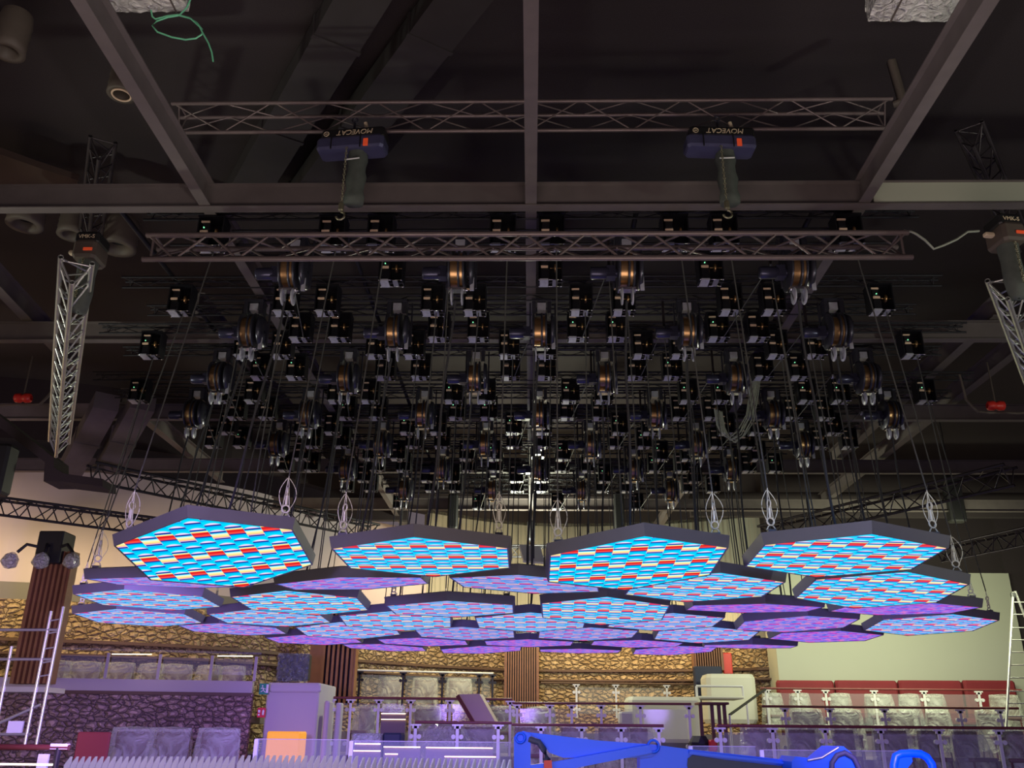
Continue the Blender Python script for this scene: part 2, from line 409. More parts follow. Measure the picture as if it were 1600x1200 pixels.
# tiers
struct('floor_tier_low', MB().box((2.5, 19.3, .375), (24, 4.6, .75)), 'riser')
struct('floor_tier_middle', MB().box((2.5, 21.6, .57), (24, 3.4, 1.14)), 'riser')
struct('floor_tier_high', MB().box((4.5, 26.2, .8), (20, 6.4, 1.6)), 'riser')
# left balcony: stone front, white fascia, floor
FP = [(-15.5, 16.7), (-11.2, 17.2), (-5.45, 18.2)]
fl = smooth_pts(FP, 4)
struct('wall_balcony', wall_strip('w', fl, 0, 2.28, 'stone_low', .3), 'stone_low')
struct('trim_4', wall_strip('w', [(x, y-.12) for x, y in fl], 2.22, 2.28, 'ledge_wood', .5), 'ledge_wood')
struct('trim_5', wall_strip('w', [(x, y-.06) for x, y in fl], 2.28, 2.50, 'fascia', .3), 'fascia')
mbf = MB().prism([(-18, 17.0, 1.74), (-11.2, 17.45, 1.74), (-5.5, 18.45, 1.74), (-6.2, 22.5, 1.74), (-9, 20.8, 1.74), (-18, 18.6, 1.74)], (0, 0, .12))
struct('floor_balcony', mbf, 'tier_floor')

# ------------------------------------------------------------------ ceiling steelwork
BZ = 1.6+5.35
XB = [8.30+3.53*k for k in range(-1, 5)]
def ibeam(p0, p1, m='beam_paint', w_=.125, h=.30, lab=None, name='steel_beam'):
    p0, p1 = Vector(p0), Vector(p1); d = (p1-p0); L_ = d.length; e = d.normalized(); s_ = Vector((-e.y, e.x, 0)); u_ = Vector((0, 0, 1))
    mb = MB()
    def slab(c0, wx, wz):
        vs = [p+s_*a*wx/2+u_*(c0+b*wz/2) for p in (p0, p1) for a, b in ((-1, -1), (1, -1), (1, 1), (-1, 1))]
        mb.add(vs, [(3, 2, 1, 0), (4, 5, 6, 7)]+[(i, (i+1) % 4, 4+(i+1) % 4, 4+i) for i in range(4)])
    slab(.007, w_, .014); slab(h/2, .012, h-.028); slab(h-.007, w_, .014)
    o = mb.build(name, m); tag(o, lab, 'beam', 'steel roof beams'); return o
BN = ['nearest', 'second nearest', 'third nearest', 'fourth nearest', 'fifth nearest', 'farthest']
for k, y in enumerate(XB[1:]):
    ibeam((-17, y, BZ), (17, y, BZ), lab='dark steel roof beam running left to right, %s to the camera' % BN[k])
xc = 0.0
for x, nm in ((atz(305, 300, BZ).x, 'left of the middle, sloping through the winches'), (xc, 'in the middle of the picture, nearly vertical'), (atz(1363, 300, BZ).x, 'right of the middle, sloping through the winches')):
    ibeam((x, 3.5, BZ+.02), (x, 27, BZ+.02), lab='dark steel beam '+nm)
for (px, py), (qx, qy), nm in (((5, 462), (75, 535), 'at the far left above the drainpipe'), ((225, 657), (320, 733), 'at lower left, ending near the dark wall'), ((345, 530), (482, 692), 'between the two left cable drums'), ((1512, 537), (1330, 700), 'at right, rising behind the right hanging truss'), ((1582, 557), (1284, 790), 'at far right, the wide one lit grey')):
    a = atz(px, py, BZ+.35); b = atz(qx, qy, BZ+.35)
    if a.y > b.y: a, b = b, a
    x = (a.x+b.x)/2
    e = (b-a).normalized()
    ibeam(a-e*1.0, b+e*1.2, w_=.16, lab='dark steel beam '+nm)
# folded dark roof plates above (wide ducts)
def slab_between(name, a, b, wdt, h, m, lab, cat='duct', group=None):
    a, b = Vector(a), Vector(b); e = (b-a).normalized(); s_ = Vector((-e.y, e.x, 0)).normalized(); u_ = Vector((0, 0, 1))
    mb = MB(); vs = [p+s_*i*wdt/2+u_*j*h for p in (a, b) for i, j in ((-1, 0), (1, 0), (1, 1), (-1, 1))]
    mb.add(vs, [(3, 2, 1, 0), (4, 5, 6, 7)]+[(i, (i+1) % 4, 4+(i+1) % 4, 4+i) for i in range(4)])
    L_ = (b-a).length; k = 1.2
    while k < L_:
        c = a+e*k; vs = [c+e*t*.03+s_*i*(wdt/2+.02)+u_*j for t in (-1, 1) for i, j in ((-1, -.02), (1, -.02), (1, h), (-1, h))]
        mb.add(vs, [(3, 2, 1, 0), (4, 5, 6, 7)]+[(i, (i+1) % 4, 4+(i+1) % 4, 4+i) for i in range(4)]); k += 2.0
    o = mb.build(name, m); return tag(o, lab, cat, group)
slab_between('air_duct', atz(590, -40, 9.0), atz(372, 330, 9.0), .55, .3, 'duct_paint', 'wide dark ceiling duct running diagonally, the left of two', group='diagonal ducts at top')
slab_between('air_duct', atz(755, -40, 9.0), atz(470, 330, 9.0), .55, .3, 'duct_paint', 'wide dark ceiling duct running diagonally, the right of two', group='diagonal ducts at top')
slab_between('air_duct', at(165, 640, 14.5), at(108, 745, 16.3), .42, .3, 'beam_paint', 'grey ceiling duct at lower left behind the bright truss', group='ducts at lower left')
slab_between('air_duct', at(222, 640, 14.5), at(165, 740, 16.3), .42, .3, 'beam_paint', 'grey ceiling duct at lower left beside the balcony truss', group='ducts at lower left')
# brown deck patch at left, web's green light painted as a plate at right
struct('trim_6', MB().prism([atz(-30, 230, 8.9), atz(60, 262, 8.9), atz(122, 282, 8.9), atz(118, 300, 8.9), atz(-30, 300, 8.9)], (0, 0, .1)), 'deck_brown')
p = at(1367, 322, 8.27); q = at(1700, 325, 8.27)
plate = MB().box(((p.x+q.x)/2, 8.275, BZ+.155), (q.x-p.x, .02, .27)).build('lit_web', 'plaster_green')
tag(plate, 'green lit stretch of the nearest roof beam at right', 'plate')
# round ceiling cans
def can(px, py, z, r, h, lab, ring=False):
    c = atz(px, py, z); t = empty('ceiling_can', (c.x, c.y, z)); tag(t, lab, 'ceiling can', 'round cans on the ceiling at left')
    prof = [(h, r*.9), (h*.75, r), (h*.7, r*.96), (h*.5, r), (h*.45, r*.96), (h*.25, r), (h*.2, r*.96), (0, r), (0, r*.62), (h*.3, r*.55)]
    MB().lathe((0, 0, 0), (0, 0, 1), prof, 28).build('housing', 'can_grey', t)
    MB().lathe((0, 0, 0), (0, 0, 1), [(h*.3, .001), (h*.3, r*.56)], 20).build('opening', 'can_hole', t)
    if ring: MB().ring((0, 0, -.005), (0, 0, 1), r*.62, .012, 24).build('trim_ring', 'type_plate', t)
can(12, 82, 8.2, .17, .5, 'round ribbed ceiling can at the top left edge')
can(190, 148, 8.2, .16, .45, 'round ribbed ceiling can beside the left sloping beam', True)
can(38, 352, 8.0, .24, .4, 'round ribbed ceiling can under the first beam, leftmost')
can(112, 368, 8.0, .20, .4, 'round ribbed ceiling can just left of the silver hoist')
can(182, 388, 8.0, .27, .45, 'round ribbed ceiling can just right of the silver hoist')
# bent bracket on the ceiling right
a = atz(1392, 95, 8.8); b = atz(1410, 158, 8.3)
tag(MB().tube(a, b, .055, 4).tube(b, atz(1396, 163, 8.3), .05, 4).build('ceiling_bracket', 'can_grey'), 'bent dark bracket on the ceiling above the upper truss end', 'bracket')

# ------------------------------------------------------------------ trusses
def truss(name, p0, p1, kind='box', s=.29, r=.025, rb=.010, step=.45, m='truss_dark', label='', group=None, x=1, sy=None, cat='truss'):
    """lattice truss: chords as children, lattice as a child; p0/p1 = centre line ends"""
    p0, p1 = Vector(p0), Vector(p1); d = p1-p0; L_ = d.length; e = d.normalized(); sd = Vector((-e.y, e.x, 0)).normalized(); u_ = sd.cross(e)*-1
    if u_.z < 0: u_ = -u_
    root = empty(name, p0); tag(root, label, cat, group)
    h = s/2; sy = sy or s
    cs = {'box': [sd*h+u_*sy/2, -sd*h+u_*sy/2, -sd*h-u_*sy/2, sd*h-u_*sy/2], 'tri': [sd*h+u_*sy*.45, -sd*h+u_*sy*.45, -u_*sy*.45], 'flat': [sd*h, -sd*h], 'side': [-sd*h+u_*sy/2, -sd*h-u_*sy/2, sd*h+u_*sy/2]}[kind]
    hollow = m != 'truss_black'
    for c in cs:
        mb = MB().tube(c, c+d, r, 8, cap=not hollow)
        if hollow:
            for q_ in (c, c+d): mb.ring(q_, e, r*.86, r*.2, 10, 4)
        mb.build('chord', m, root)
    mb = MB(); n = max(2, int(L_/step)); k = len(cs); pairs = [(i, (i+1) % k) for i in range(k)] if k > 2 else [(0, 1)]
    for a, b in pairs:
        for i in range(n):
            t0 = e*(L_*i/n+.02); t1 = e*(L_*(i+.5)/n); t2 = e*(L_*(i+1)/n-.02)
            mb.tube(cs[a]+t0, cs[b]+t1, rb, 5, cap=False).tube(cs[b]+t1, cs[a]+t2, rb, 5, cap=False)
        for t in (0.01, .99): mb.tube(cs[a]+d*t, cs[b]+d*t, rb, 5, cap=False)
    mb.build('lattice', m, root)
    return root
FY = 8.03
fa = at(222, 408, FY); fb = at(1427, 408, FY)
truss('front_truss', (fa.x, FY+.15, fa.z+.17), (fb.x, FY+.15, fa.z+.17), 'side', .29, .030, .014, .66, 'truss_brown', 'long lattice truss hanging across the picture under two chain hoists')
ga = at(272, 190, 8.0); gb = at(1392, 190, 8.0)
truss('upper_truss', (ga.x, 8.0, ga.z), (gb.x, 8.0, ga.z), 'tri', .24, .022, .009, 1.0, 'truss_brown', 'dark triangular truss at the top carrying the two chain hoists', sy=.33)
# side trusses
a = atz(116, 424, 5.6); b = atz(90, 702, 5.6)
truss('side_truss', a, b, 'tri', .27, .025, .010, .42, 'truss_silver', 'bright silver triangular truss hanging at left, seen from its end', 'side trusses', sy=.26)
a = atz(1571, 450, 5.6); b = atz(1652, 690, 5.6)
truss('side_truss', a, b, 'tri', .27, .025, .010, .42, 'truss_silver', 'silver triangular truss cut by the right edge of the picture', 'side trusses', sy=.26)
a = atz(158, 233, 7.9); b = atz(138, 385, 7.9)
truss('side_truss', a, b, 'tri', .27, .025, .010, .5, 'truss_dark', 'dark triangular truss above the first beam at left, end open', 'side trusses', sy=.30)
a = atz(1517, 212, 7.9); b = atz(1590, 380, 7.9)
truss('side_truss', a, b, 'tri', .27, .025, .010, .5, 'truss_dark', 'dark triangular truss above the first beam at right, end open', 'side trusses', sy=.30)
# black curved-hall trusses over the balcony and the right tiers
truss('wall_truss', at(-30, 788, 15.5), at(258, 826, 16.2), 'tri', .32, .025, .012, .45, 'truss_black', 'black truss in front of the pink wall, left edge of the picture', 'black trusses by the walls')
truss('wall_truss', at(140, 738, 15.8), at(585, 832, 21.0), 'tri', .36, .028, .013, .5, 'truss_black', 'black truss sloping down behind the leftmost front panel', 'black trusses by the walls')
truss('wall_truss', at(1195, 836, 18.5), at(1582, 743, 14.0), 'tri', .36, .028, .012, .6, 'truss_dark', 'grey truss rising to the right above the rightmost front panel', 'black trusses by the walls')
truss('wall_truss', at(1470, 868, 18.5), at(1640, 832, 16.0), 'tri', .32, .025, .012, .5, 'truss_dark', 'grey truss at the right edge above the plain green wall', 'black trusses by the walls')
truss('wall_truss', at(715, 862, 23.0), at(905, 862, 23.0), 'tri', .30, .025, .012, .45, 'truss_black', 'short black truss between the second and third front panels', 'black trusses by the walls')
truss('wall_truss', at(690, 752, 23.0), at(1110, 752, 23.0), 'tri', .45, .03, .014, .6, 'truss_black', 'black truss in the back behind the last winches', 'black trusses by the walls')

# ------------------------------------------------------------------ winch machinery
HEX = [[0,0,-2.884,8.11,3.096,-0.175,-0.109,0.012],[0,1,-0.978,8.164,3.087,-0.022,-0.009,0.006],[0,2,0.94,8.13,3.027,-0.101,-0.048,-0.003],[0,3,2.816,8.093,3.1,-0.035,0.023,-0.039],[1,0,-4.046,10.029,3.115,0.088,0.007,0.086],[1,1,-1.955,9.916,3.124,0.08,-0.051,0.022],[1,2,-0.044,9.796,3.103,0.043,0.038,-0.093],[1,3,1.854,9.768,3.07,-0.027,0.005,0.03],[1,4,3.75,9.768,3.049,-0.072,0.034,-0.035],[2,0,-4.832,11.343,3.12,-0.012,0.002,0.059],[2,1,-2.91,11.416,3.102,-0.041,-0.002,0.014],[2,2,-0.998,11.44,3.043,0.011,-0.015,0.014],[2,3,0.916,11.418,3.024,-0.071,0.018,-0.028],[2,4,2.777,11.414,3.073,0.065,0.012,-0.063],[2,5,4.668,11.458,3.079,0.042,0.013,-0.013],[3,0,-5.678,13.066,3.1,-0.025,-0.011,0.052],[3,1,-3.743,13.014,3.102,-0.021,-0.013,0.018],[3,2,-1.927,13.04,3.072,-0.044,-0.005,0.079],[3,3,-0.0,13.067,3.069,-0.044,-0.004,-0.007],[3,4,1.91,13.071,3.086,-0.028,-0.008,0.002],[3,5,3.769,13.044,3.065,-0.02,-0.014,-0.085],[3,6,5.667,13.067,3.066,-0.057,0.008,-0.047],[4,0,-4.83,14.725,3.12,-0.006,0.011,0.06],[4,1,-2.938,14.712,3.108,-0.048,-0.025,0.025],[4,2,-1.042,14.665,3.07,-0.018,0.004,0.003],[4,3,0.902,14.696,3.076,-0.019,-0.012,0.009],[4,4,2.79,14.704,3.072,-0.043,0.008,-0.048],[4,5,4.673,14.665,3.058,-0.004,0.018,-0.032],[5,0,-3.866,16.325,3.111,-0.006,-0.01,0.001],[5,1,-1.92,16.404,3.096,0.008,0.007,0.008],[5,2,-0.037,16.344,3.082,0.014,0.0,0.011],[5,3,1.864,16.328,3.082,0.015,0.015,-0.003],[5,4,3.851,16.32,3.051,0.049,0.01,-0.151],[6,0,-2.861,17.989,3.131,0.008,0.028,0.024],[6,1,-0.969,17.992,3.101,0.002,-0.039,0.032],[6,2,0.952,17.944,3.089,0.033,0.006,-0.023],[6,3,2.785,17.951,3.108,-0.018,-0.031,-0.05]]
NR = [4, 5, 6, 7, 6, 5, 4]
S, B_, Y0, X0 = 1.9, 1.635, 8.16, -.04
PZ = 1.6+4.86           # drum axis height
TZ = 1.6+5.43           # truss row height

def make_drum():
    t = empty('cable_drum')
    for x in (-.105, .0, .055): MB().lathe((x, 0, 0), (1, 0, 0), [(-.012, .03), (-.012, .235), (-.006, .245), (.006, .245), (.012, .235), (.012, .03)], 32).build('flange', 'steel_plate_dark', t)
    MB().lathe((-.10, 0, 0), (1, 0, 0), [(0, .19), (.09, .19)], 28).lathe((.01, 0, 0), (1, 0, 0), [(0, .215), (.04, .215)], 28).build('reel', 'brass', t)
    MB().lathe((.13, 0, 0), (1, 0, 0), [(-.01, .02), (-.01, .22), (.03, .20), (.04, .10), (.04, .02)], 32).build('cover_disc', 'steel_plate_dark', t)
    mb = MB().lathe((-.42, 0, -.02), (1, 0, 0), [(0, .001), (0, .065), (.02, .072), (.20, .072), (.22, .05), (.30, .05)], 16)
    mb.box((-.19, 0, -.02), (.10, .12, .14)); mb.build('motor', 'motor_blue_grey', t)
    mb = MB().box((-.10, .02, .34), (.05, .16, .20)).box((.10, .02, .34), (.05, .16, .20)).box((0, .02, .43), (.26, .20, .03))
    mb.box((-.15, .10, .15), (.02, .03, .62)).box((.18, .10, .15), (.02, .03, .62)); mb.build('bracket', 'steel_plate_dark', t)
    mb = MB().box((.0, .02, .35), (.11, .12, .10)); mb.build('junction_box', 'steel_plate', t)
    mb = MB().box((-.02, -.03, -.25), (.20, .10, .03)).tube((-.12, -.03, -.25), (.10, -.03, -.25), .012).tube((-.10, -.03, -.25), (-.07, -.03, -.40), .010).tube((.06, -.03, -.25), (.03, -.03, -.40), .010)
    mb.build('guide_arm', 'chrome', t)
    for x in (-.075, .04): MB().lathe((x, -.03, -.33), (1, 0, 0), [(-.008, .01), (-.008, .095), (0, .10), (.008, .095), (.008, .01)], 20).build('guide_wheel', 'steel_plate', t)
    MB().box((.15, -.06, -.19), (.045, .02, .16)).build('side_plate', 'steel_plate', t)
    return t
def make_winch():
    t = empty('rope_winch')
    mb = MB().box((-.14, .02, .12), (.014, .20, .36)).box((.14, .02, .12), (.014, .20, .36)).box((0, .11, .12), (.28, .014, .36)).box((0, .02, .30), (.30, .22, .02)).box((0, 0, -.062), (.30, .03, .01))
    mb.build('frame', 'machine_black', t)
    mb = MB().bbox((-.065, .01, .02), (.11, .15, .14), .015).bbox((-.065, .0, .20), (.09, .10, .10), .01); mb.build('motor_block', 'machine_black', t)
    MB().box((-.07, -.056, .245), (.095, .016, .02)).build('type_plate', 'type_plate', t)
    MB().box((-.07, -.073, .11), (.085, .016, .028)).build('front_cap', 'type_plate', t)
    MB().lathe((-.07, -.082, .155), (0, -1, 0), [(0, .008), (.01, .007), (.012, .0005)], 8).build('status_lamp', 'green_lamp', t)
    MB().lathe((.06, -.02, .12), (1, 0, 0), [(-.06, .006), (-.012, .006), (-.01, .05), (.01, .05), (.012, .006), (.07, .006)], 14).build('spindle', 'brass', t)
    MB().box((-.075, 0, -.072), (.10, .17, .012)).box((-.075, -.085, -.066), (.10, .012, .02)).box((-.075, .085, -.066), (.10, .012, .02)).build('base_plate', 'steel_plate', t)
    MB().box((.055, 0, -.070), (.060, .15, .010)).build('sensor_plate', 'grey_paint', t)
    for y in (-.085, .085):
        MB().lathe((-.14, y, -.07), (1, 0, 0), [(0, .001), (0, .011), (.016, .011), (.017, .004), (.263, .004), (.264, .011), (.28, .011), (.28, .001)], 8).build('clamp_rod', 'chrome', t)
    return t
drum0 = make_drum(); winch0 = make_winch(); used = {'d': False, 'w': False}
def put(proto, key, loc, rz, label, cat, group, flip=False):
    o = proto if not used[key] else copy_tree(proto, None, 'status_lamp' if random.random() < .6 else None)
    used[key] = True
    o.location = loc; o.rotation_euler = (0, 0, rz); tag(o, label, cat, group)
    return o
CORN = {'near left': 210, 'near right': 330, 'far': 90}
def rotm(a, b, c):
    return Matrix.Rotation(a, 3, 'X') @ Matrix.Rotation(b, 3, 'Y') @ Matrix.Rotation(c, 3, 'Z')
clusters = {}
pan = {}
for i, j, x, y, z, a, b, c in HEX:
    if (i, j) == (1, 0): x, y = -3.98, 9.86
    pan[(i, j)] = (Vector((x, y, z)), rotm(a, b, c))
for (i, j), (c, m_) in pan.items():
    gx = (j-(NR[i]-1)/2)*S+X0; gy = Y0+B_*i
    for nm, an in CORN.items():
        if nm == 'near left': key = (round(gx-.95, 2), i)
        elif nm == 'near right': key = (round(gx+.95, 2), i)
        else: key = (round(gx, 2), i+1)
        hit = [k for k in clusters if k[1] == key[1] and abs(k[0]-key[0]) < .2]
        clusters.setdefault(hit[0] if hit else key, []).append((i, j, nm))
ropes = []
for (gx, ci), lst in clusters.items():
    gy = Y0+B_*ci-.549
    order = []
    WY = 8.52+1.63*ci-(.22 if ci == 2 else 0)
    for it in lst:
        if it[2] == 'far': order.append((it, (-.27, .82)))
        elif it[2] == 'near left': order.append((it, (.27, 0)))
        else: order.append((it, (-.27, 0)))
    if len(lst) >= 2: order.append((None, (.27, .82)))
    for it, (dx, dy) in order:
        p = (gx+dx, WY+dy, 1.6+5.05)
        if it:
            i, j, nm = it
            lab = 'black rope winch above the %s panel from left, %s row, %s corner' % (ORD[j], ROW[i], nm)
            put(winch0, 'w', p, 0, lab, 'winch', 'rope winches under the roof')
            ropes.append((i, j, nm, Vector(p)))
        else:
            i, j, nm = lst[0]
            lab = 'black winch without a rope beside the %s corner winch of %s panel, %s row' % (nm, ORD[j], ROW[i])
            put(winch0, 'w', p, 0, lab, 'winch', 'rope winches under the roof')
DY0, DB = 8.84, 1.61
for i, n in enumerate(NR):
    for j in range(n):
        gx = (j-(n-1)/2)*1.9+.14
        y = DY0+DB*i
        put(drum0, 'd', (gx, y, PZ), 0, 'cable drum over the %s panel from left in the %s row' % (ORD[j], ROW[i]), 'cable drum', 'cable drums under the roof')
# mounting trusses
for k in range(8):
    n = max([len([0 for q in clusters if q[1] == k]), 1])
    xs = [q[0] for q in clusters if q[1] == k]; x0, x1 = min(xs)-.55, max(xs)+.55
    gy = 8.52+1.63*k-(.22 if k == 2 else 0)
    for dy, nm in ((.02, 'near'), (.84, 'far')):
        truss('winch_truss', (x0, gy+dy, TZ+.0), (x1, gy+dy, TZ+.0), 'tri', .13, .015, .006, .6, 'truss_black', 'slim truss holding winches, %s line from the camera, its %s half' % (ORD[k], nm), 'trusses carrying the rope winches')
for i, n in enumerate(NR):
    y = DY0+DB*i; x = (n-1)/2*1.9+.6
    truss('drum_truss', (-x, y+.02, 1.6+5.37), (x, y+.02, 1.6+5.37), 'flat', .16, .016, .007, .5, 'truss_black', 'slim truss holding the %s row of cable drums' % ROW[i], 'trusses carrying the cable drums')
# cross bearers tying the rows together
for q, x in enumerate((-4.7, -2.2, 1.2, 3.2)):
    mb = MB().tube((x, 8.56, TZ+.10), (x, 20.6 - abs(x)*.5, TZ+.10), .03, 8)
    tag(mb.build('cross_pipe', 'truss_black'), 'black pipe above the winch trusses, %s from the left' % ORD[q], 'pipe', 'pipes tying the winch trusses')

# ------------------------------------------------------------------ LED panels
RO = .925; RL = .884
hexp = lambda r, z, n=6: [Vector((r*math.cos(R(30+60*k)), r*math.sin(R(30+60*k)), z)) for k in range(6)]
def hex_frame_mesh():
    mb = MB(); H_ = .105
    o0, o1, i0_, i1_ = hexp(RL+.014, -.0), hexp(RO, H_), hexp(RL, -.0), hexp(RO-.05, H_+.012)
    vs = o0+o1+i0_+i1_+hexp(RL, .012); fs = []
    for k in range(6):
        l = (k+1) % 6
        fs += [(k, l, 6+l, 6+k), (6+k, 6+l, 18+l, 18+k), (12+k, 12+l, l, k), (24+k, 24+l, 12+l, 12+k)]
    fs.append(tuple(range(18, 24))); mb.add(vs, fs)
    return mb.mesh('panel_frame', 'panel_frame')
def hex_led_mesh():
    mb = MB(); mb.add(hexp(RL, .006), [tuple(range(5, -1, -1))]); return mb.mesh('led_face', 'led_screen')
def hex_back_mesh():
    mb = MB().bbox((0, 0, .14), (.42, .26, .09), .02).tube((-.5, -.1, .12), (.5, -.1, .12), .018, 8).tube((-.5, .1, .12), (.5, .1, .12), .018, 8)
    for an in (210, 330, 90):
        d = Vector((math.cos(R(an)), math.sin(R(an)), 0)); mb.box(d*.80+Vector((0, 0, .12)), (.07, .07, .05)).tube(d*.2+Vector((0, 0, .115)), d*.8+Vector((0, 0, .115)), .015, 6)
    return mb.mesh('lifting_frame', 'panel_frame')
fm, lm, bm_ = hex_frame_mesh(), hex_led_mesh(), hex_back_mesh()
TINT = {(0,0):0,(0,1):.05,(0,2):0,(0,3):.05,(1,0):.75,(1,1):.75,(1,2):.5,(1,3):.15,(1,4):.08,(2,0):.25,(2,1):.15,(2,2):.35,(2,3):.15,(2,4):1,(2,5):1,
        (3,0):.4,(3,1):.3,(3,2):.25,(3,3):.3,(3,4):.4,(3,5):.85,(3,6):.35,(4,0):.75,(4,1):.4,(4,2):.55,(4,3):.6,(4,4):.45,(4,5):1}
STATE = {(0,0): 'most tilted, ', (2,4): 'violet, ', (2,5): 'violet, ', (4,5): 'violet, '}
for (i, j), (c, m_) in pan.items():
    t = empty('led_panel', c); t.rotation_euler = m_.to_euler()
    tag(t, 'hexagonal LED panel, %s%s from left in the %s row' % (STATE.get((i, j), ''), ORD[j], ROW[i]), 'LED panel', 'hexagonal LED panels')
    for nm, me in (('frame', fm), ('led_face', lm), ('lifting_frame', bm_)):
        o = bpy.data.objects.new(nm, me); col.objects.link(o); o.parent = t
        if nm == 'led_face':
            tv = TINT.get((i, j), .95); o.color = (tv, 1.05 if tv < .5 else .95, 0, 1)

# ropes
def shackle_mb(L_=.30, loop=True):
    mb = MB().ring((0, 0, L_*.20), (0, 1, 0), L_*.09, .008, 10, 5).tube((0, 0, L_*.30), (0, 0, L_*.52), .012, 8).ring((0, 0, L_*.62), (1, 0, 0), L_*.09, .008, 10, 5)
    mb.tube((-.03, 0, L_*.22), (0, 0, L_), .004, 5).tube((.03, 0, L_*.22), (0, 0, L_), .004, 5).tube((-.02, 0, L_*.1), (-.045, 0, 0), .006, 5).tube((.02, 0, L_*.1), (.045, 0, 0), .006, 5)
    if loop:
        pts = [(.01+.085*math.sin(PI*k/14)*(1-.3*k/14), .01, L_*(.95-.85*k/14)) for k in range(15)]
        mb.path(pts, .004, 5); pts = [(-.01-.07*math.sin(PI*k/14)*(1-.3*k/14), .0, L_*(.95-.85*k/14)) for k in range(15)]; mb.path(pts, .004, 5)
    return mb
sh_a = shackle_mb(.38, True).mesh('shackle', 'shackle'); sh_b = shackle_mb(.26, False).mesh('shackle', 'shackle')
for i, j, nm, top in ropes:
    c, m_ = pan[(i, j)]; d = Vector((math.cos(R(CORN[nm])), math.sin(R(CORN[nm])), 0))
    e = c+m_ @ (d*.80+Vector((0, 0, .145)))
    hh = .38 if i < 2 and nm != 'far' else .26
    knot = e+Vector((0, 0, hh))
    lean = -.035*knot.x
    pul = Vector((knot.x+lean, knot.y+.10, 1.6+5.0)) if nm == 'far' else top+Vector((.05, -.02, -.10))
    top2 = top+Vector((.05, 0, -.07))
    o = MB().path([top2-knot, pul+Vector((0, 0, .03))-knot, pul-Vector((0, 0, .03))-knot, (0, 0, 0)], .0075 if i < 3 else .008, 6).build('lifting_rope', 'rope'); o.location = knot
    if nm != 'far': pass
    else:
      q_ = MB().lathe(pul-knot, (1, 0, 0), [(-.012, .005), (-.012, .04), (0, .032), (.012, .04), (.012, .005)], 12).build('pulley', 'steel_plate', o)
      q_ = MB().box(pul-knot+Vector((0, 0, .20)), (.03, .03, .42)).build('pulley_hanger', 'truss_dark', o)
    tag(o, 'thin rope down to the %s corner of the %s panel from left, %s row' % (nm, ORD[j], ROW[i]), 'rope', 'ropes lifting the panels')
    s_ = bpy.data.objects.new('shackle', sh_a if (i < 2 and nm != 'far') else sh_b); col.objects.link(s_); s_.parent = o; s_.location = (0, 0, -hh); s_.rotation_euler.z = random.uniform(-.8, .8)
for (i, j), (c, m_) in pan.items():
    gx = (j-(NR[i]-1)/2)*1.9+.14; y = DY0+DB*i
    top = Vector((gx-.04, y-.05, PZ-.40)); bot = c+m_ @ Vector((0, 0, .185))
    pts = [top.lerp(bot, t)+Vector((math.sin(t*9+i+j)*.012, .05*math.sin(PI*t), 0)) for t in [k/12 for k in range(13)]]
    pts = [p-bot for p in pts]; pts[-1] = Vector((0, 0, 0))
    o = MB().path(pts, .013, 6).build('power_cable', 'cable_rope'); o.location = bot
    tag(o, 'dark power cable from drum to the %s panel from left, %s row' % (ORD[j], ROW[i]), 'cable', 'cables feeding the panels')

# ------------------------------------------------------------------ chain hoists
def text(body, size, m, parent, loc, rot, name='logo', ext=.002, shear=0):
    cu = bpy.data.curves.new(name, 'FONT'); cu.body = body; cu.size = size; cu.extrude = ext; cu.align_x = 'CENTER'; cu.align_y = 'CENTER'; cu.shear = shear
    cu.materials.append(M[m]); tmp = bpy.data.objects.new(name, cu); col.objects.link(tmp); bpy.context.view_layer.update()
    me = bpy.data.meshes.new_from_object(tmp.evaluated_get(bpy.context.evaluated_depsgraph_get())); bpy.data.objects.remove(tmp)
    o = bpy.data.objects.new(name, me); col.objects.link(o); o.parent = parent; o.location = loc; o.rotation_euler = rot; return o
def chain(a, b, parent, m='chain_steel', name='chain'):
    a, b = Vector(a), Vector(b); L_ = (b-a).length; n = int(L_/.032); mb = MB()
    for k in range(n):
        c = a.lerp(b, (k+.5)/n); ax = (1, 0, 0) if k % 2 else (0, 1, 0)
        mb.ring(c, ax, .013, .005, 8, 4)
    return mb.build(name, m, parent)
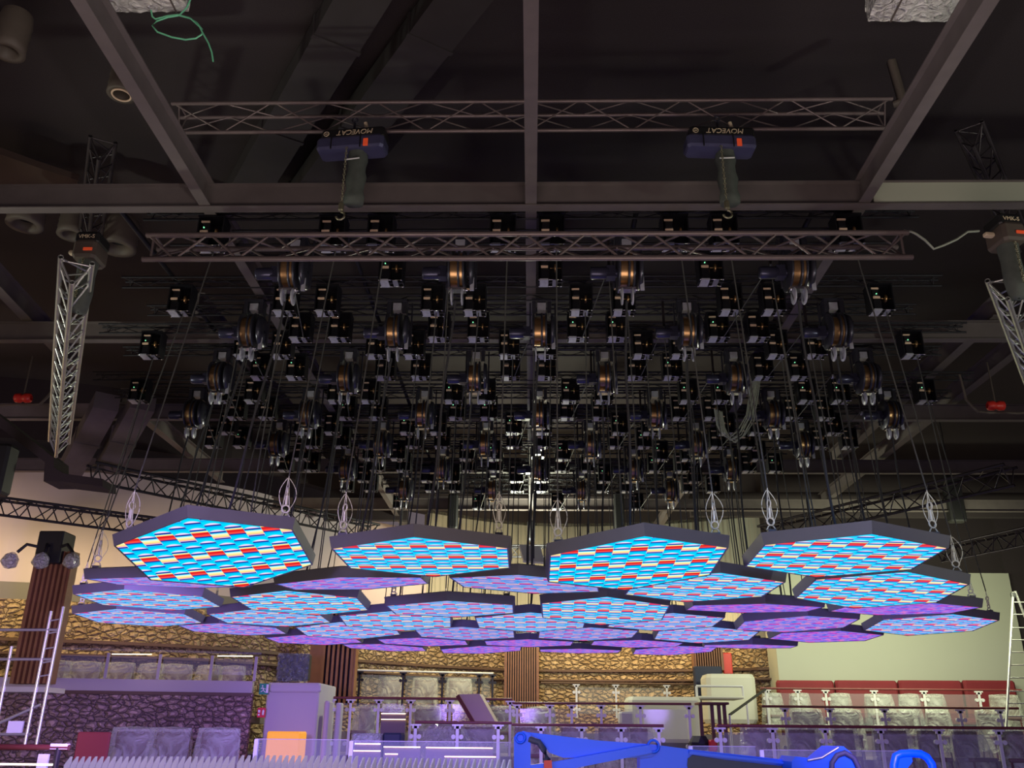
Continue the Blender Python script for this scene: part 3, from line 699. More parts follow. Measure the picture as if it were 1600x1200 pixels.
def hoist(px, py, Y, hookz, lab, tilt):
    c = at(px, py, Y); t = empty('chain_hoist', c, tilt); tag(t, lab, 'chain hoist', 'chain hoists on the long truss')
    MB().bbox((0, 0, .0), (.74, .24, .16), .03).build('body', 'hoist_body', t)
    MB().bbox((.02, .0, .12), (.70, .20, .13), .02).box((-.20, -.125, .0), (.012, .01, .17)).box((.12, -.125, 0), (.012, .01, .17)).build('upper_housing', 'hoist_black', t)
    text('MOVECAT', .085, 'logo_tan', t.children[1], (.05, -.104, .13), (PI/2, PI, 0), shear=.2)
    mb = MB().ring((-.27, -.104, .125), (0, 1, 0), .028, .005, 16, 4).box((-.27, -.104, .125), (.03, .006, .008)); mb.build('emblem', 'logo_tan', t)
    MB().box((.18, -.124, -.03), (.05, .012, .09)).build('warning_label', 'orange_label', t)
    MB().tube((.16, -.02, .17), (.13, -.02, .30), .022, 8).build('plug', 'logo_tan', t)
    MB().tube((.0, 0, .18), (0, 0, .34), .015, 8).ring((0, 0, .36), (0, 1, 0), .03, .01, 12, 5).build('top_hook', 'steel_plate_dark', t)
    mb = MB(); n = 10; vs = []; 
    for k in range(9):
        z = -.08-.62*k/8; rx = .10+.012*math.sin(k*1.9); ry = .09+.01*math.sin(k*2.7+1)
        for q in range(16):
            a = 2*PI*q/16; f_ = 1+.06*math.sin(5*a+k*.4)
            vs.append((.06+rx*f_*math.cos(a), ry*f_*math.sin(a)+.02, z))
    mb.add(vs, [(k*16+q, k*16+(q+1) % 16, k*16+16+(q+1) % 16, k*16+16+q) for k in range(8) for q in range(16)]+[tuple(range(8*16, 9*16))], True)
    mb.build('chain_bag', 'chain_bag', t)
    MB().tube((-.04, -.10, -.22), (.12, -.10, -.21), .008, 6).build('bag_strap', 'sign_white', t)
    dz = hookz-c.z
    chain((-.02, -.13, -.08), (-.02, -.13, dz+.20), t)
    mb = MB().bbox((-.02, -.13, dz+.15), (.05, .05, .10), .012); pts = [(-.02+.045*math.sin(a), -.13, dz+.045+.045*math.cos(a)) for a in [R(q) for q in range(0, 280, 20)]]
    mb.path(pts, .012, 6); mb.build('hook', 'chain_steel', t)
    return t
hz = fa.z+.32
hoist(551, 231, FY-.12, hz+.02, 'black chain hoist with grey chain bag, left one on the long truss', R(-6))
hoist(1124, 229, FY-.12, hz+.02, 'black chain hoist with grey chain bag, right one on the long truss', R(3))
def side_hoist(px, py, z, lab, rz):
    c = atz(px, py, z); t = empty('chain_hoist', c, rz); tag(t, lab, 'chain hoist', 'chain hoists on the side trusses')
    MB().bbox((0, 0, 0), (.24, .30, .20), .03).build('body', 'can_grey', t)
    MB().bbox((0, 0, .14), (.25, .26, .12), .02).build('upper_housing', 'hoist_black', t)
    text('VMK-S', .06, 'logo_tan', t.children[1], (0, -.132, .14), (PI/2, 0, 0))
    MB().box((.05, -.155, -.02), (.09, .012, .03)).build('warning_label', 'orange_label', t)
    MB().bbox((-.17, .0, .02), (.10, .06, .04), .01).build('handle', 'logo_tan', t)
    mb = MB()
    mb.lathe((0, 0, -.10), (0, 0, -1), [(0, .10), (.15, .09), (.35, .10), (.55, .08), (.56, .01)], 14); mb.build('chain_bag', 'chain_bag', t)
    chain((.0, -.11, -.10), (0, -.11, -.55), t)
side_hoist(141, 398, 6.15, 'silver and black chain hoist above the bright left truss', 0)
side_hoist(1571, 372, 6.15, 'dark chain hoist above the right hanging truss', R(8))

# wrapped boxes at the top edge
def wrapped(px0, px1, py, Y, lab, hgt=.35, dep=.5):
    a = at(px0, py, Y); b = at(px1, py, Y); wd = b.x-a.x
    t = empty('wrapped_fixture', ((a.x+b.x)/2, Y-dep/2, a.z)); tag(t, lab, 'stage light', 'plastic wrapped fixtures at the top edge')
    mb = MB(); nx, ny, nz = 14, 5, 6; vs = []; rnd = random.Random(int(px0))
    def P(u, v, k):
        return (u*wd/2*(1-.05*abs(v)), v*dep/2, k*hgt)
    # wrinkled skin: 5 sides
    def sheet(fn, n, m_):
        o = [Vector(fn(i_/n, j_/m_)) + Vector((rnd.uniform(-1, 1), rnd.uniform(-1, 1), rnd.uniform(-1, 1)))*.010 for i_ in range(n+1) for j_ in range(m_+1)]
        mb.add(o, [(i_*(m_+1)+j_, (i_+1)*(m_+1)+j_, (i_+1)*(m_+1)+j_+1, i_*(m_+1)+j_+1) for i_ in range(n) for j_ in range(m_)])
    sheet(lambda u, v: P(2*u-1, 2*v-1, 0), nx, ny); sheet(lambda u, v: P(2*u-1, -1, v), nx, nz); sheet(lambda u, v: P(2*u-1, 1, v), nx, nz)
    sheet(lambda u, v: P(-1, 2*u-1, v), ny, nz); sheet(lambda u, v: P(1, 2*u-1, v), ny, nz); sheet(lambda u, v: P(2*u-1, 2*v-1, 1), nx, ny)
    mb.build('plastic_cover', 'plastic_wrap_bright', t)
    MB().box((0, 0, hgt/2+.01), (wd*.92, dep*.92, hgt*.9)).build('fixture_body', 'white_plaster', t)
    mb = MB()
    for u in (-.28, .36): mb.box((u*wd, -.0, -.012), (.015, dep, .006)).box((u*wd, -dep/2-.012, hgt/2), (.015, .006, hgt))
    mb.build('packing_strap', 'can_grey', t)
    MB().tube((0, 0, hgt), (0, 0, hgt+1.2), .02, 8).build('drop_rod', 'truss_dark', t)
    return t
w1 = wrapped(140, 298, 19, 6.2, 'white plastic wrapped fixture at the top left with green strap below')
w2 = wrapped(1352, 1530, 33, 6.2, 'white plastic wrapped fixture at the top right edge')
light('SPOT', 'fixture_fill_left', (0, 1.5, 3.2), at(220, 10, 6.2), 420, (1, .96, .88), spot=30, radius=.1)  # two added spots that brighten the wrapped fixtures, no gantry here
light('SPOT', 'fixture_fill_right', (0.6, 1.5, 3.2), at(1440, 20, 6.2), 380, (1, .96, .9), spot=24, radius=.1)
pts = [(300, -6), (292, 12), (280, 24), (262, 27), (245, 33), (238, 40), (246, 50), (268, 58), (290, 62), (306, 60), (315, 54), (316, 46), (308, 36), (296, 28), (278, 23), (262, 25), (243, 30), (238, 26), (236, 16)]
tail = [(280, 24), (298, 29), (312, 42), (317, 52), (326, 68), (331, 82), (333, 96)]
mb = MB().path([at(x, y, 6.12+.01*math.sin(k)) for k, (x, y) in enumerate(pts)], .008, 6).path([at(x, y, 6.10) for x, y in tail], .008, 6)
tag(mb.build('green_strap', 'strap_green'), 'thin green cord looped under the top left wrapped fixture', 'cord')

# red sprinkler valves with pipes
def valve(px, py, Y, lab, flip=1):
    c = at(px, py, Y); t = empty('sprinkler_valve', c); tag(t, lab, 'valve', 'red sprinkler valves')
    MB().lathe((-.13, 0, 0), (1, 0, 0), [(0, .04), (.02, .07), (.09, .075), (.13, .05), (.17, .075), (.24, .07), (.26, .04)], 16).build('valve_body', 'red_paint', t)
    f_ = flip
    MB().path([(f_*-.75, 0, -.02), (f_*-.5, 0, -.10), (f_*-.30, 0, -.12), (f_*-.12, 0, -.11), (f_*.12, 0, -.11), (f_*.28, 0, -.10), (f_*.36, 0, .0), (f_*.42, 0, .10), (f_*.45, 0, .5)], .020, 8).build('pipe', 'can_grey', t)
    MB().tube((0, 0, .05), (0, 0, .7), .012, 6).build('hanger_rod', 'can_grey', t)
valve(36, 622, 12.5, 'red sprinkler valve with white pipe at the left edge')
valve(1556, 634, 12.5, 'red sprinkler valve with grey pipe at the right edge', -1)

# hanging cable bundle, right of centre
mb = MB()
for k in range(7):
    mb.path([at(x+k*2.0-6, y+random.uniform(-3, 3)+k, 12.6+.03*k) for x, y in ((1183, 560), (1180, 600), (1172, 650), (1158, 676), (1145, 684), (1134, 678), (1126, 662), (1122, 640))], .009, 5)
tag(mb.build('cable_bundle', 'cable_white'), 'pale loop of cables hanging among the winches, right of the middle', 'cables')
mb = MB().path([at(x, y, 8.18) for x, y in ((1412, 360), (1424, 362), (1432, 366), (1445, 375), (1459, 389), (1475, 383), (1495, 374), (1512, 362), (1530, 361))], .013, 6)
tag(mb.build('loose_cable', 'cable_white'), 'thin loose cable sagging off the right end of the long truss', 'cable')

# dark ceiling edge bulkheads near the left wall
a = at(0, 665, 13.6); b = at(72, 735, 14.2)
mb = MB().prism([at(-40, 640, 13.6), at(5, 672, 13.6), at(70, 722, 13.6), at(68, 752, 13.6), at(95, 752, 13.6), at(160, 760, 13.6), at(160, 748, 13.6), at(100, 740, 13.6), at(84, 730, 13.6), at(84, 715, 13.6), at(0, 650, 13.6), at(-40, 620, 13.6)], (0, .5, 0))
tag(mb.build('ceiling_edge_beam', 'ceiling_paint'), 'dark cranked beam at left under the ceiling, above the pink wall', 'beam')
mb = MB().bbox(at(2, 735, 12.5), (.28, .3, .75), .04)
t = mb.build('wall_loudspeaker', 'hoist_black'); tag(t, 'black box hanging at the left picture edge above the truss', 'loudspeaker')
for (x0, x1, y0, y1, lab) in ((505, 640, 742, 812, 'left'), (655, 1000, 776, 790, 'middle'), (1080, 1600, 770, 806, 'right')):
    p = at(x0, y1, 23.2); q = at(x1, y0, 23.2)
    MBx = MB().box(((p.x+q.x)/2, 23.3, (p.z+q.z)/2), (q.x-p.x, .2, abs(q.z-p.z)))
    tag(MBx.build('ceiling_bulkhead', 'ceiling_paint'), 'black boxed beam far back under the roof, the %s one of three' % lab, 'beam', 'far bulkheads')
# hanging black loudspeakers / fixtures in front of the grey wall
for (px, py, wd, h, lab) in ((967, 800, .26, 1.0, 'black tall box hanging far back, right of the middle rope'), (708, 800, .26, .9, 'black tall box hanging far back above the second front panel'), (830, 830, .2, .5, 'small black lamp hanging far back at the middle beam'), (1490, 780, .4, 1.2, 'black tall box hanging far back near the right green wall')):
    c = at(px, py, 22.4)
    t = empty('hanging_speaker', c); tag(t, lab, 'loudspeaker', 'dark boxes hanging at the back')
    MB().bbox((0, 0, 0), (wd, .3, h), .04).build('cabinet', 'hoist_black', t); MB().tube((0, 0, h/2), (0, 0, h/2+2.2), .015, 6).build('hanger', 'truss_black', t)
# flood light seen between front panels 2 and 3
c = at(830, 868, 20.0); t = empty('flood_light', c); rx_ = Matrix.Rotation(R(20), 3, 'Z') @ Matrix.Rotation(R(55), 3, 'X'); tag(t, 'white glowing floodlight between the second and third front panels', 'floodlight')
MB().box(rx_ @ Vector((0, 0, .04)), (.50, .50, .06), rx_).build('housing', 'sign_white', t); MB().box((0, 0, 0), (.44, .44, .02), rx_).build('lamp_face', 'lamp_face', t)
MB().tube((0, .1, .05), (0, .1, CZ-c.z), .02, 6).build('hanger', 'truss_black', t)

# ------------------------------------------------------------------ the hall: columns, rails, seats
def slat_column(px, Yc, wd, z0, z1, n, lab, depth=.35, rz=0):
    c = at(px, 1050, Yc); t = empty('slatted_column', (c.x, Yc, z0), rz); tag(t, lab, 'column', 'wooden slatted columns')
    MB().box((0, depth/2, (z1-z0)/2), (wd*.96, depth*.8, z1-z0)).build('core', 'wood_back', t)
    for k in range(n):
        x = -wd/2+wd*(k+.5)/n; MB().box((x, -.03, (z1-z0)/2), (wd/n*.5, .10, z1-z0)).build('slat', 'wood_slat', t)
    for s_ in (-1, 1): MB().box((s_*wd/2, depth/2-.04, (z1-z0)/2), (.05, depth, z1-z0)).build('side_board', 'wood_slat', t)
    return t
t = slat_column(51, 16.6, .72, 2.35, 4.72, 7, 'tall slatted wood column at the left above the scaffold', .2, R(-6))
k_ = at(86, 858, 16.6)
t2 = empty('column_light_crown', (k_.x, 16.6, k_.z)); tag(t2, 'black box with plastic wrapped lamps crowning the left wooden column', 'lamp cluster')
MB().bbox((0, 0, 0), (.48, .48, .60), .02).build('box', 'hoist_black', t2)
for x in (-.55, 0, .55):
    mb = MB().path([(x*.35, -.2, .0), (x*.7, -.3, .03), (x*.95, -.32, -.12)], .03, 6); mb.build('arm', 'hoist_black', t2)
    MB().lathe((x, -.36, -.15), (x*.3, -.3, -.9), [(0, .05), (.08, .13), (.22, .15), (.30, .05)], 12).build('wrapped_lamp', 'plastic_wrap', t2)
slat_column(527, 22.8, .82, 2.20, 4.4, 7, 'slatted wood column behind the wrapped screen, left of the middle')
slat_column(815, 26.8, .95, 2.25, 4.4, 14, 'slatted wood column in the middle of the stone wall')
slat_column(1108, 26.4, .80, 3.30, 4.5, 12, 'short slatted wood column right of the middle above a dark doorway')
c = at(496, 1045, 22.6); tag(MB().box((c.x-.14, 22.9, 3.3), (.28, .1, 2.2)).build('wood_panel', 'wood_slat'), 'plain brown wood panel beside the left middle slatted column', 'panel')

# railings
def railing(pts, ztop, zbot, posts, lab, cat_m='post_metal', rail='rail_wood', grp='glass railings on the tiers', glass=True, tbar=True):
    """pts: [(px, Y)] ends ; posts list of px ; things: railing > handrail, post, bracket, glass_pane"""
    (pa, Ya), (pb, Yb) = pts
    def P(px): 
        f_ = (px-pa)/(pb-pa); Y = Ya+(Yb-Ya)*f_; p = at(px, 1100, Y); return Vector((p.x, Y, 0))
    a, b = P(pa), P(pb); e = (b-a).normalized()
    t = empty('glass_railing', (a.x, a.y, zbot)); tag(t, lab, 'railing', grp)
    MB().tube((0, 0, ztop-zbot), b-a+Vector((0, 0, ztop-zbot)), .026, 10).build('handrail', rail, t)
    pp = []
    for px in posts:
        p = P(px)-a; pp.append(p)
        o = empty('post', p); o.parent = t
        bpy.data.objects.remove(o)
        mb = MB().box(p+Vector((0, 0, (ztop-zbot)/2-.03)), (.055, .03, ztop-zbot-.06))
        if tbar: mb.box(p+Vector((0, 0, ztop-zbot-.045)), (.20, .035, .03)).box(p+Vector((0, 0, ztop-zbot-.08)), (.12, .03, .05))
        po = mb.build('post', cat_m, t)
        if tbar:
            for s_ in (-1, 1):
                for zz in (ztop-zbot-.24, .22):
                    MB().tube(p+e*s_*.07+Vector((0, -.03, zz)), p+e*s_*.07+Vector((0, .03, zz)), .042, 8).build('clamp', cat_m, po)
    if glass:
        for k in range(len(pp)-1):
            q0, q1 = pp[k]+e*.06, pp[k+1]-e*.06; c_ = (q0+q1)/2; w_ = (q1-q0).length; an = math.atan2(e.y, e.x)
            MB().box((c_.x, c_.y, (ztop-zbot)/2+.0), (w_, .012, ztop-zbot-.22), Matrix.Rotation(an, 3, 'Z')).build('glass_pane', 'clear_glass', t)
    return t
def ztop(py, px, Y): return at(px, py, Y).z
railing([(515, 20), (800, 20.2)], ztop(1091, 650, 20), 1.14, [518, 548, 592, 642, 703, 757, 797], 'glass railing with pale posts beside the purple booth, middle tier')
railing([(800, 20.2), (1080, 20)], ztop(1099, 940, 20), 1.14, [808, 859, 893, 939, 1000, 1076], 'glass railing on the middle tier, in front of the stone wall')
railing([(650, 17.0), (800, 17.0)], ztop(1129, 725, 17), .75, [651, 716, 779], 'glass railing with purple lit posts, lower tier, left piece')
railing([(800, 17.0), (1035, 17.0)], ztop(1133, 915, 17), .75, [845, 908, 969, 1027], 'glass railing with purple lit posts behind the blue lift arm')
railing([(1118, 17.0), (1620, 17.0)], ztop(1136, 1370, 17), .75, [1122, 1203, 1284, 1370, 1460, 1552], 'glass railing with purple lit posts, lower tier at right')
railing([(1190, 20), (1590, 20)], ztop(1105, 1360, 20), 1.14, [1225, 1295, 1380, 1498, 1560], 'glass railing with dark rail, middle tier at right')
railing([(1190, 23.2), (1600, 23.2)], ztop(1077, 1400, 23.2), 1.6, [1200, 1248, 1292, 1368, 1446, 1532], 'glass railing closest to the long red bench')
railing([(555, 24.4), (770, 25.4)], ztop(1050, 660, 25), 2.2, [559, 628, 690, 748, 769], 'bright framed glass railing in front of the stone wall', rail='post_metal', cat_m='truss_black')
railing([(845, 26.2), (1092, 26.4)], ztop(1068, 960, 26.3), 2.0, [901, 963, 1043], 'thin railing at the foot of the stone wall, right of middle', rail='ledge_wood')
railing([(0, 17.05), (400, 18.15)], 3.02, 2.50, [60, 157, 240, 323, 393], 'glass railing on the left balcony above the stone front', rail='clear_glass', cat_m='fascia', grp='balcony railings', tbar=False)
# warm streaks: lights and reflections painted on added risers / light strips on the ledges
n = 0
for (x0, x1, py, Y, m_, lab) in ((493, 505, 1161, 15.0, 'warm_strip', None), (555, 595, 1162, 15.0, 'warm_strip', 'upper glowing light streak left of the blue bag'), (552, 595, 1173, 14.8, 'warm_strip', 'lower glowing light streak left of the blue bag'),
        (600, 657, 1167, 15.0, 'warm_strip', 'long glowing light streak, left of the pair below the railing'), (666, 770, 1168, 15.0, 'warm_strip', 'longest glowing light streak right of the blue bag'), (596, 634, 1115, 19.45, 'warm_strip', 'upper orange light streak seen through the middle railing'),
        (596, 634, 1124, 19.25, 'warm_strip', 'lower orange light streak seen through the middle railing'), (602, 622, 1178, 14.7, 'warm_strip', 'short glowing light streak just above the white fins'), (695, 775, 1182, 14.7, 'warm_strip', 'glowing light streak above the white fins at right'),
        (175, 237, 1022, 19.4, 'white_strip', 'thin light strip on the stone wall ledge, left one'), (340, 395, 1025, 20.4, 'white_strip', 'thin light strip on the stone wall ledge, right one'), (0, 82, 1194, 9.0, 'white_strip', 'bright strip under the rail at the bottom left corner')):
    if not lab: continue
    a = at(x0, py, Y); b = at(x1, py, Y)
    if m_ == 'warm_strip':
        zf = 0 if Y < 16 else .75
        t = empty('light_streak', ((a.x+b.x)/2, Y, zf)); tag(t, lab, 'step', 'glowing light streaks')
        MB().box((0, .0, (a.z-zf)/2-.01), (b.x-a.x, .04, a.z-zf-.02)).build('riser', 'riser', t)  # riser added only to carry the glowing streak
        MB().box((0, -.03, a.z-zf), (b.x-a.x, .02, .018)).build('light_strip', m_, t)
    else:
        tag(MB().box(((a.x+b.x)/2, Y, a.z), (b.x-a.x, .02, .018)).build('step_light', m_), lab, 'light strip', 'glowing light strips')

# red bench along the right wall
for k, (x0, x1) in enumerate(((1217, 1308), (1309, 1408), (1409, 1510), (1511, 1594))):
    a = at(x0, 1062, 25.4); b = at(x1, 1062, 25.4); zt = a.z
    t = empty('bench_section', ((a.x+b.x)/2, 25.4, 1.6)); tag(t, 'dark red upholstered bench section along the green wall, %s from the left' % ORD[k], 'bench', 'red bench sections')
    MB().bbox((0, .35, (zt-1.6)/2+.15), (b.x-a.x-.02, .22, zt-1.6-.3), .06).build('backrest', 'red_velvet', t)
    MB().bbox((0, -.02, .38), (b.x-a.x-.02, .6, .16), .05).build('seat', 'red_velvet', t)
    MB().box((0, .05, .15), (b.x-a.x-.04, .5, .30)).build('base', 'chair_wood', t)
# chairs under plastic
def make_chair(cover=True, back='chair_wood', m='plastic_sheet', w_=.46, seedv=1):
    t = empty('covered_chair')
    MB().bbox((0, 0, .45), (w_, .46, .07), .02).build('seat', 'chair_fabric', t)
    MB().bbox((0, .21, .72), (w_, .05, .46), .02).build('backrest', back, t)
    for x in (-1, 1):
        for y in (-1, 1): MB().tube((x*w_*.43, y*.19, .42), (x*w_*.46, y*.22, 0), .018, 6).build('leg', 'chair_wood', t)
    if cover:
        rnd = random.Random(seedv); mb = MB(); nu, nv = 24, 8; vs = []
        for jv in range(nv+1):
            f_ = jv/nv; z = 1.0-.85*f_
            sx, sy = (w_/2+.03+.07*f_), (.12+.20*f_)
            cy = .16-.12*f_
            for iu in range(nu):
                a = 2*PI*iu/nu; ex = 1.0
                cx_ = math.copysign(abs(math.cos(a))**.6, math.cos(a)); sy_ = math.copysign(abs(math.sin(a))**.6, math.sin(a))
                k_ = 1+rnd.uniform(-.02, .02)+.06*math.sin(5*a+f_*2+seedv)+.03*math.sin(11*a-f_*4)
                vs.append((cx_*sx*k_, cy+sy_*sy*k_, z+rnd.uniform(-.02, .02)))
        vs.append((0, .16, 1.03)); mb.add(vs, [(j*nu+i, j*nu+(i+1) % nu, (j+1)*nu+(i+1) % nu, (j+1)*nu+i) for j in range(nv) for i in range(nu)], True)
        mb.add(vs, [(i, nu*(nv+1), (i+1) % nu) for i in range(nu)]); mb.build('plastic_cover', m, t)
    return t
protos = [make_chair(seedv=1, w_=.42), make_chair(seedv=2, w_=.42), make_chair(seedv=3, w_=.60)]; pu = [False]*3
def chair_at(px, Y, z, kind, rz, label, grp):
    o = protos[kind] if not pu[kind] else copy_tree(protos[kind]); pu[kind] = True
    c = at(px, 1150, Y); o.location = (c.x, Y, z); o.rotation_euler = (0, 0, rz); tag(o, label, 'chair', grp)
G1 = 'chairs under plastic on the tiers'
WHERE = {1: 'lower tier', 2: 'middle tier', 3: 'top tier'}
rows = {1: [(752, 18.2, 2), (830, 18.1, 2), (898, 18.2, 1), (955, 18.1, 2), (1003, 18.2, 1), (1185, 18.0, 2), (1262, 18.1, 2), (1322, 18.3, 1), (1395, 18.1, 2), (1458, 18.1, 1), (1520, 18.2, 2), (1585, 18.0, 1)],
        2: [(565, 21.2, 0), (612, 21.3, 1), (662, 21.2, 2), (782, 21.2, 2), (843, 21.3, 2), (1262, 21.0, 2), (1325, 21.1, 2), (1412, 21.1, 2), (1472, 21.2, 1), (1560, 21.0, 2)],
        3: [(1212, 24.3, 1), (1258, 24.2, 0), (1320, 24.2, 1), (1382, 24.3, 2), (1428, 24.2, 0), (1470, 24.3, 1), (1580, 24.2, 2)]}
zz = {1: .75, 2: 1.14, 3: 1.6}
for r_, lst in rows.items():
    for k, (px, Y, kd) in enumerate(lst):
        side = 'left' if px < 1000 else 'right'
        sub = [q for q in lst if (q[0] < 1100) == (px < 1100)]; pos = sub.index((px, Y, kd))
        half = 'left half' if px < 1100 else 'right half'
        chair_at(px, Y, zz[r_], kd, random.uniform(-.4, .4), 'chair under clear plastic, %s, %s from left in the %s of the picture' % (WHERE[r_], ORD[pos], half) if False else 'plastic covered chair, %s, %s from the left in the %s' % (WHERE[r_], ORD[pos], half), G1)
for k, px in enumerate((66, 108, 162, 216, 258, 308, 350)):
    chair_at(px, 18.25+k*.19, 1.86, 2 if k in (1, 2, 4) else 0, random.uniform(-.2, .2), 'plastic covered seat on the left balcony, %s from the left' % ORD[k], 'seats under plastic on the balcony')
for k, px in enumerate((605, 660, 715)):
    chair_at(px, 25.6+k*.2, 2.0, 2, 0, 'plastic covered seat behind the bright framed railing, %s from left' % ORD[k], 'seats under plastic by the stone wall')
chair_at(205, 15.4, .62, 2, .1, 'plastic covered seat below the left stone front, beside the red board', 'seats at the lower left')
chair_at(262, 15.4, .62, 2, -.1, 'plastic covered seat below the left stone front, middle of three', 'seats at the lower left')
chair_at(340, 15.4, .62, 2, .1, 'plastic covered seat below the left stone front, right of three', 'seats at the lower left')
tag(MB().box((-6.5, 15.6, .31), (8.5, 1.8, .62)).build('low_platform', 'riser'), 'low platform under the seats at the lower left', 'platform')

# white table at rails, desk, dark doorway, DJ booth etc.
def px_box(name, x0, x1, y0, y1, Y, dep, m, lab, cat, kind=None, bev=.03, grp=None):
    a = at(x0, y1, Y); b = at(x1, y0, Y)
    o = MB().bbox(((a.x+b.x)/2, Y+dep/2, (a.z+b.z)/2), (b.x-a.x, dep, abs(b.z-a.z)), bev).build(name, m)
    if kind: o['kind'] = kind; return o
    return tag(o, lab, cat, grp)
px_box('purple_booth', 403, 500, 1067, 1215, 18.6, 1.6, 'booth_white', 'white booth wall lit purple beside the exit sign', 'booth')
px_box('booth_lintel', 420, 501, 1068, 1081, 18.45, .15, 'booth_white', 'plain lintel board across the top of the purple booth', 'lintel')
px_box('white_pillar', 497, 515, 1095, 1215, 18.3, .4, 'fascia', 'pale narrow pillar right of the purple booth', 'pillar')
px_box('white_pillar', 516, 533, 1098, 1215, 19.0, .3, 'booth_white', 'wide pale pillar left of the first railing post', 'pillar')
px_box('orange_cabinet', 410, 470, 1143, 1215, 17.4, .5, 'orange_panel', 'orange lit cabinet in front of the purple booth', 'cabinet')
t = px_box('exit_sign', 404, 420, 1068, 1085, 18.4, .05, 'sign_green', 'green emergency exit sign with running figure on the booth', 'sign', bev=.005)
c = at(412, 1076, 18.39)
mb = MB(); P_ = lambda x, z: (c.x+x, 18.385, c.z+z)
mb.tube(P_(-.02, .02), P_(.0, -.03), .012, 6).tube(P_(.0, -.03), P_(.04, -.07), .008, 6).tube(P_(.0, -.03), P_(-.05, -.06), .008, 6).tube(P_(-.01, .01), P_(.04, -.01), .007, 6).tube(P_(-.02, .02), P_(-.055, .0), .007, 6).lathe(P_(-.025, .05), (0, -1, 0), [(0, .015), (.004, .001)], 8).box(P_(.075, 0), (.045, .006, .16))
o = mb.build('pictogram', 'sign_white'); o.parent = t
t = px_box('fire_sign', 401, 415, 1106, 1121, 18.4, .04, 'sign_red', 'small red fire equipment sign on the booth edge', 'sign', bev=.005)
c = at(408, 1113, 18.39)
mb = MB().lathe((c.x+.04, 18.385, c.z-.05), (0, 0, 1), [(0, .001), (0, .022), (.08, .022), (.10, .008)], 8).box((c.x-.04, 18.385, c.z+.02), (.04, .006, .05)).box((c.x-.04, 18.385, c.z-.045), (.035, .006, .03)); o = mb.build('pictogram', 'sign_white'); o.parent = t
t = px_box('wrapped_screen', 432, 484, 1022, 1063, 19.5, .25, 'hoist_black', 'square dark screen wrapped in shiny plastic on top of the booth', 'screen')
a = at(431, 1065, 19.44); b = at(485, 1021, 19.44); mb = MB(); n_ = 14; rnd = random.Random(5)
vs = [Vector((a.x+(b.x-a.x)*i/n_, 19.42+rnd.uniform(-.03, .03), a.z+(b.z-a.z)*j/n_)) for i in range(n_+1) for j in range(n_+1)]
mb.add(vs, [(i*(n_+1)+j, (i+1)*(n_+1)+j, (i+1)*(n_+1)+j+1, i*(n_+1)+j+1) for i in range(n_) for j in range(n_)]); o = mb.build('plastic_cover', 'plastic_dark'); o.parent = t
px_box('doorway_panel', 1089, 1128, 1041, 1110, 25.9, .3, 'dark_blue', 'dark blue doorway under the short slatted column', 'doorway')
px_box('white_counter', 1109, 1180, 1053, 1130, 24.6, 1.0, 'desk_cream', 'tall cream rounded wall block right of the dark doorway', 'wall block', bev=.1)
px_box('cream_counter', 985, 1095, 1089, 1160, 22.4, 1.2, 'desk_cream', 'cream counter block under the thin railing, right of middle', 'counter', bev=.08)
px_box('cream_box', 969, 990, 1112, 1132, 20.8, .5, 'white_plaster', 'small cream box on the middle tier beside the counter', 'box', bev=.04)
px_box('red_chart', 1131, 1143, 1020, 1053, 26.4, .05, 'red_paint', 'red poster strip on stone beside the short slatted column', 'poster')
px_box('red_board', 108, 176, 1166, 1215, 14.2, .08, 'red_panel', 'plain dark red board standing behind the white fins at left', 'board', bev=.04) if False else None
a = at(108, 1215, 14.2); b = at(176, 1144, 14.2)
tag(MB().bbox(((a.x+b.x)/2, 14.2, (a.z+b.z)/2+.0), (b.x-a.x-.04, .06, b.z-a.z), .02).build('red_board', 'red_panel'), 'plain dark red board standing behind the white fins at left', 'board')
# desk platform railing and table legs
a = at(1088, 1072, 22.8); b = at(1160, 1072, 22.8); z1 = at(1120, 1090, 22.8).z
t = empty('stage_platform', (a.x, 22.8, z1)); tag(t, 'raised cream platform with handrail beside the dark doorway', 'platform')
MB().bbox(((b.x-a.x)/2, .5, 0), (b.x-a.x, 1.2, .06), .02).build('deck', 'desk_cream', t)
MB().tube((0, 0, a.z-z1), (b.x-a.x, 0, a.z-z1), .03, 8).build('handrail', 'post_metal', t)
for f_ in (0, 1): MB().tube((f_*(b.x-a.x), 0, 0), (f_*(b.x-a.x), 0, a.z-z1), .03, 8).build('post', 'post_metal', t)
a = at(1091, 1099, 20.6); b = at(1138, 1099, 20.6)
t = empty('high_table', ((a.x+b.x)/2, 20.8, 1.14)); tag(t, 'dark red wooden high table beside the stair rail', 'table')
MB().bbox((0, 0, a.z-1.14), (b.x-a.x, .6, .05), .015).build('tabletop', 'chair_wood', t)
for x in (-.25, .0, .15, .27): MB().box((x*1.0, 0, (a.z-1.14)/2), (.07, .07, a.z-1.14-.04)).build('leg', 'chair_wood', t)
# stair rail on the right of the table
a = at(1140, 1117, 21.0); b = at(1196, 1077, 23.0)
t = empty('stair_rail', a); tag(t, 'sloping dark handrail with pale posts right of the high table', 'handrail')
MB().tube((0, 0, 0), b-a, .03, 8).build('handrail', 'hoist_black', t)
for f_ in (.0, .45, 1): p = (b-a)*f_; MB().tube(p, (p.x, p.y, max(-1.0, 1.2-a.z)), .025, 8).build('post', 'post_metal', t)
# black bag and red bin
t = px_box('rubbish_bag', 1083, 1110, 1150, 1172, 18.0, .5, 'black_cloth', 'shiny black bag on the lower tier behind the blue lift', 'bag', bev=.12)
px_box('red_bin', 1109, 1121, 1156, 1174, 18.0, .2, 'red_paint', 'small red bin right of the black bag', 'bin')
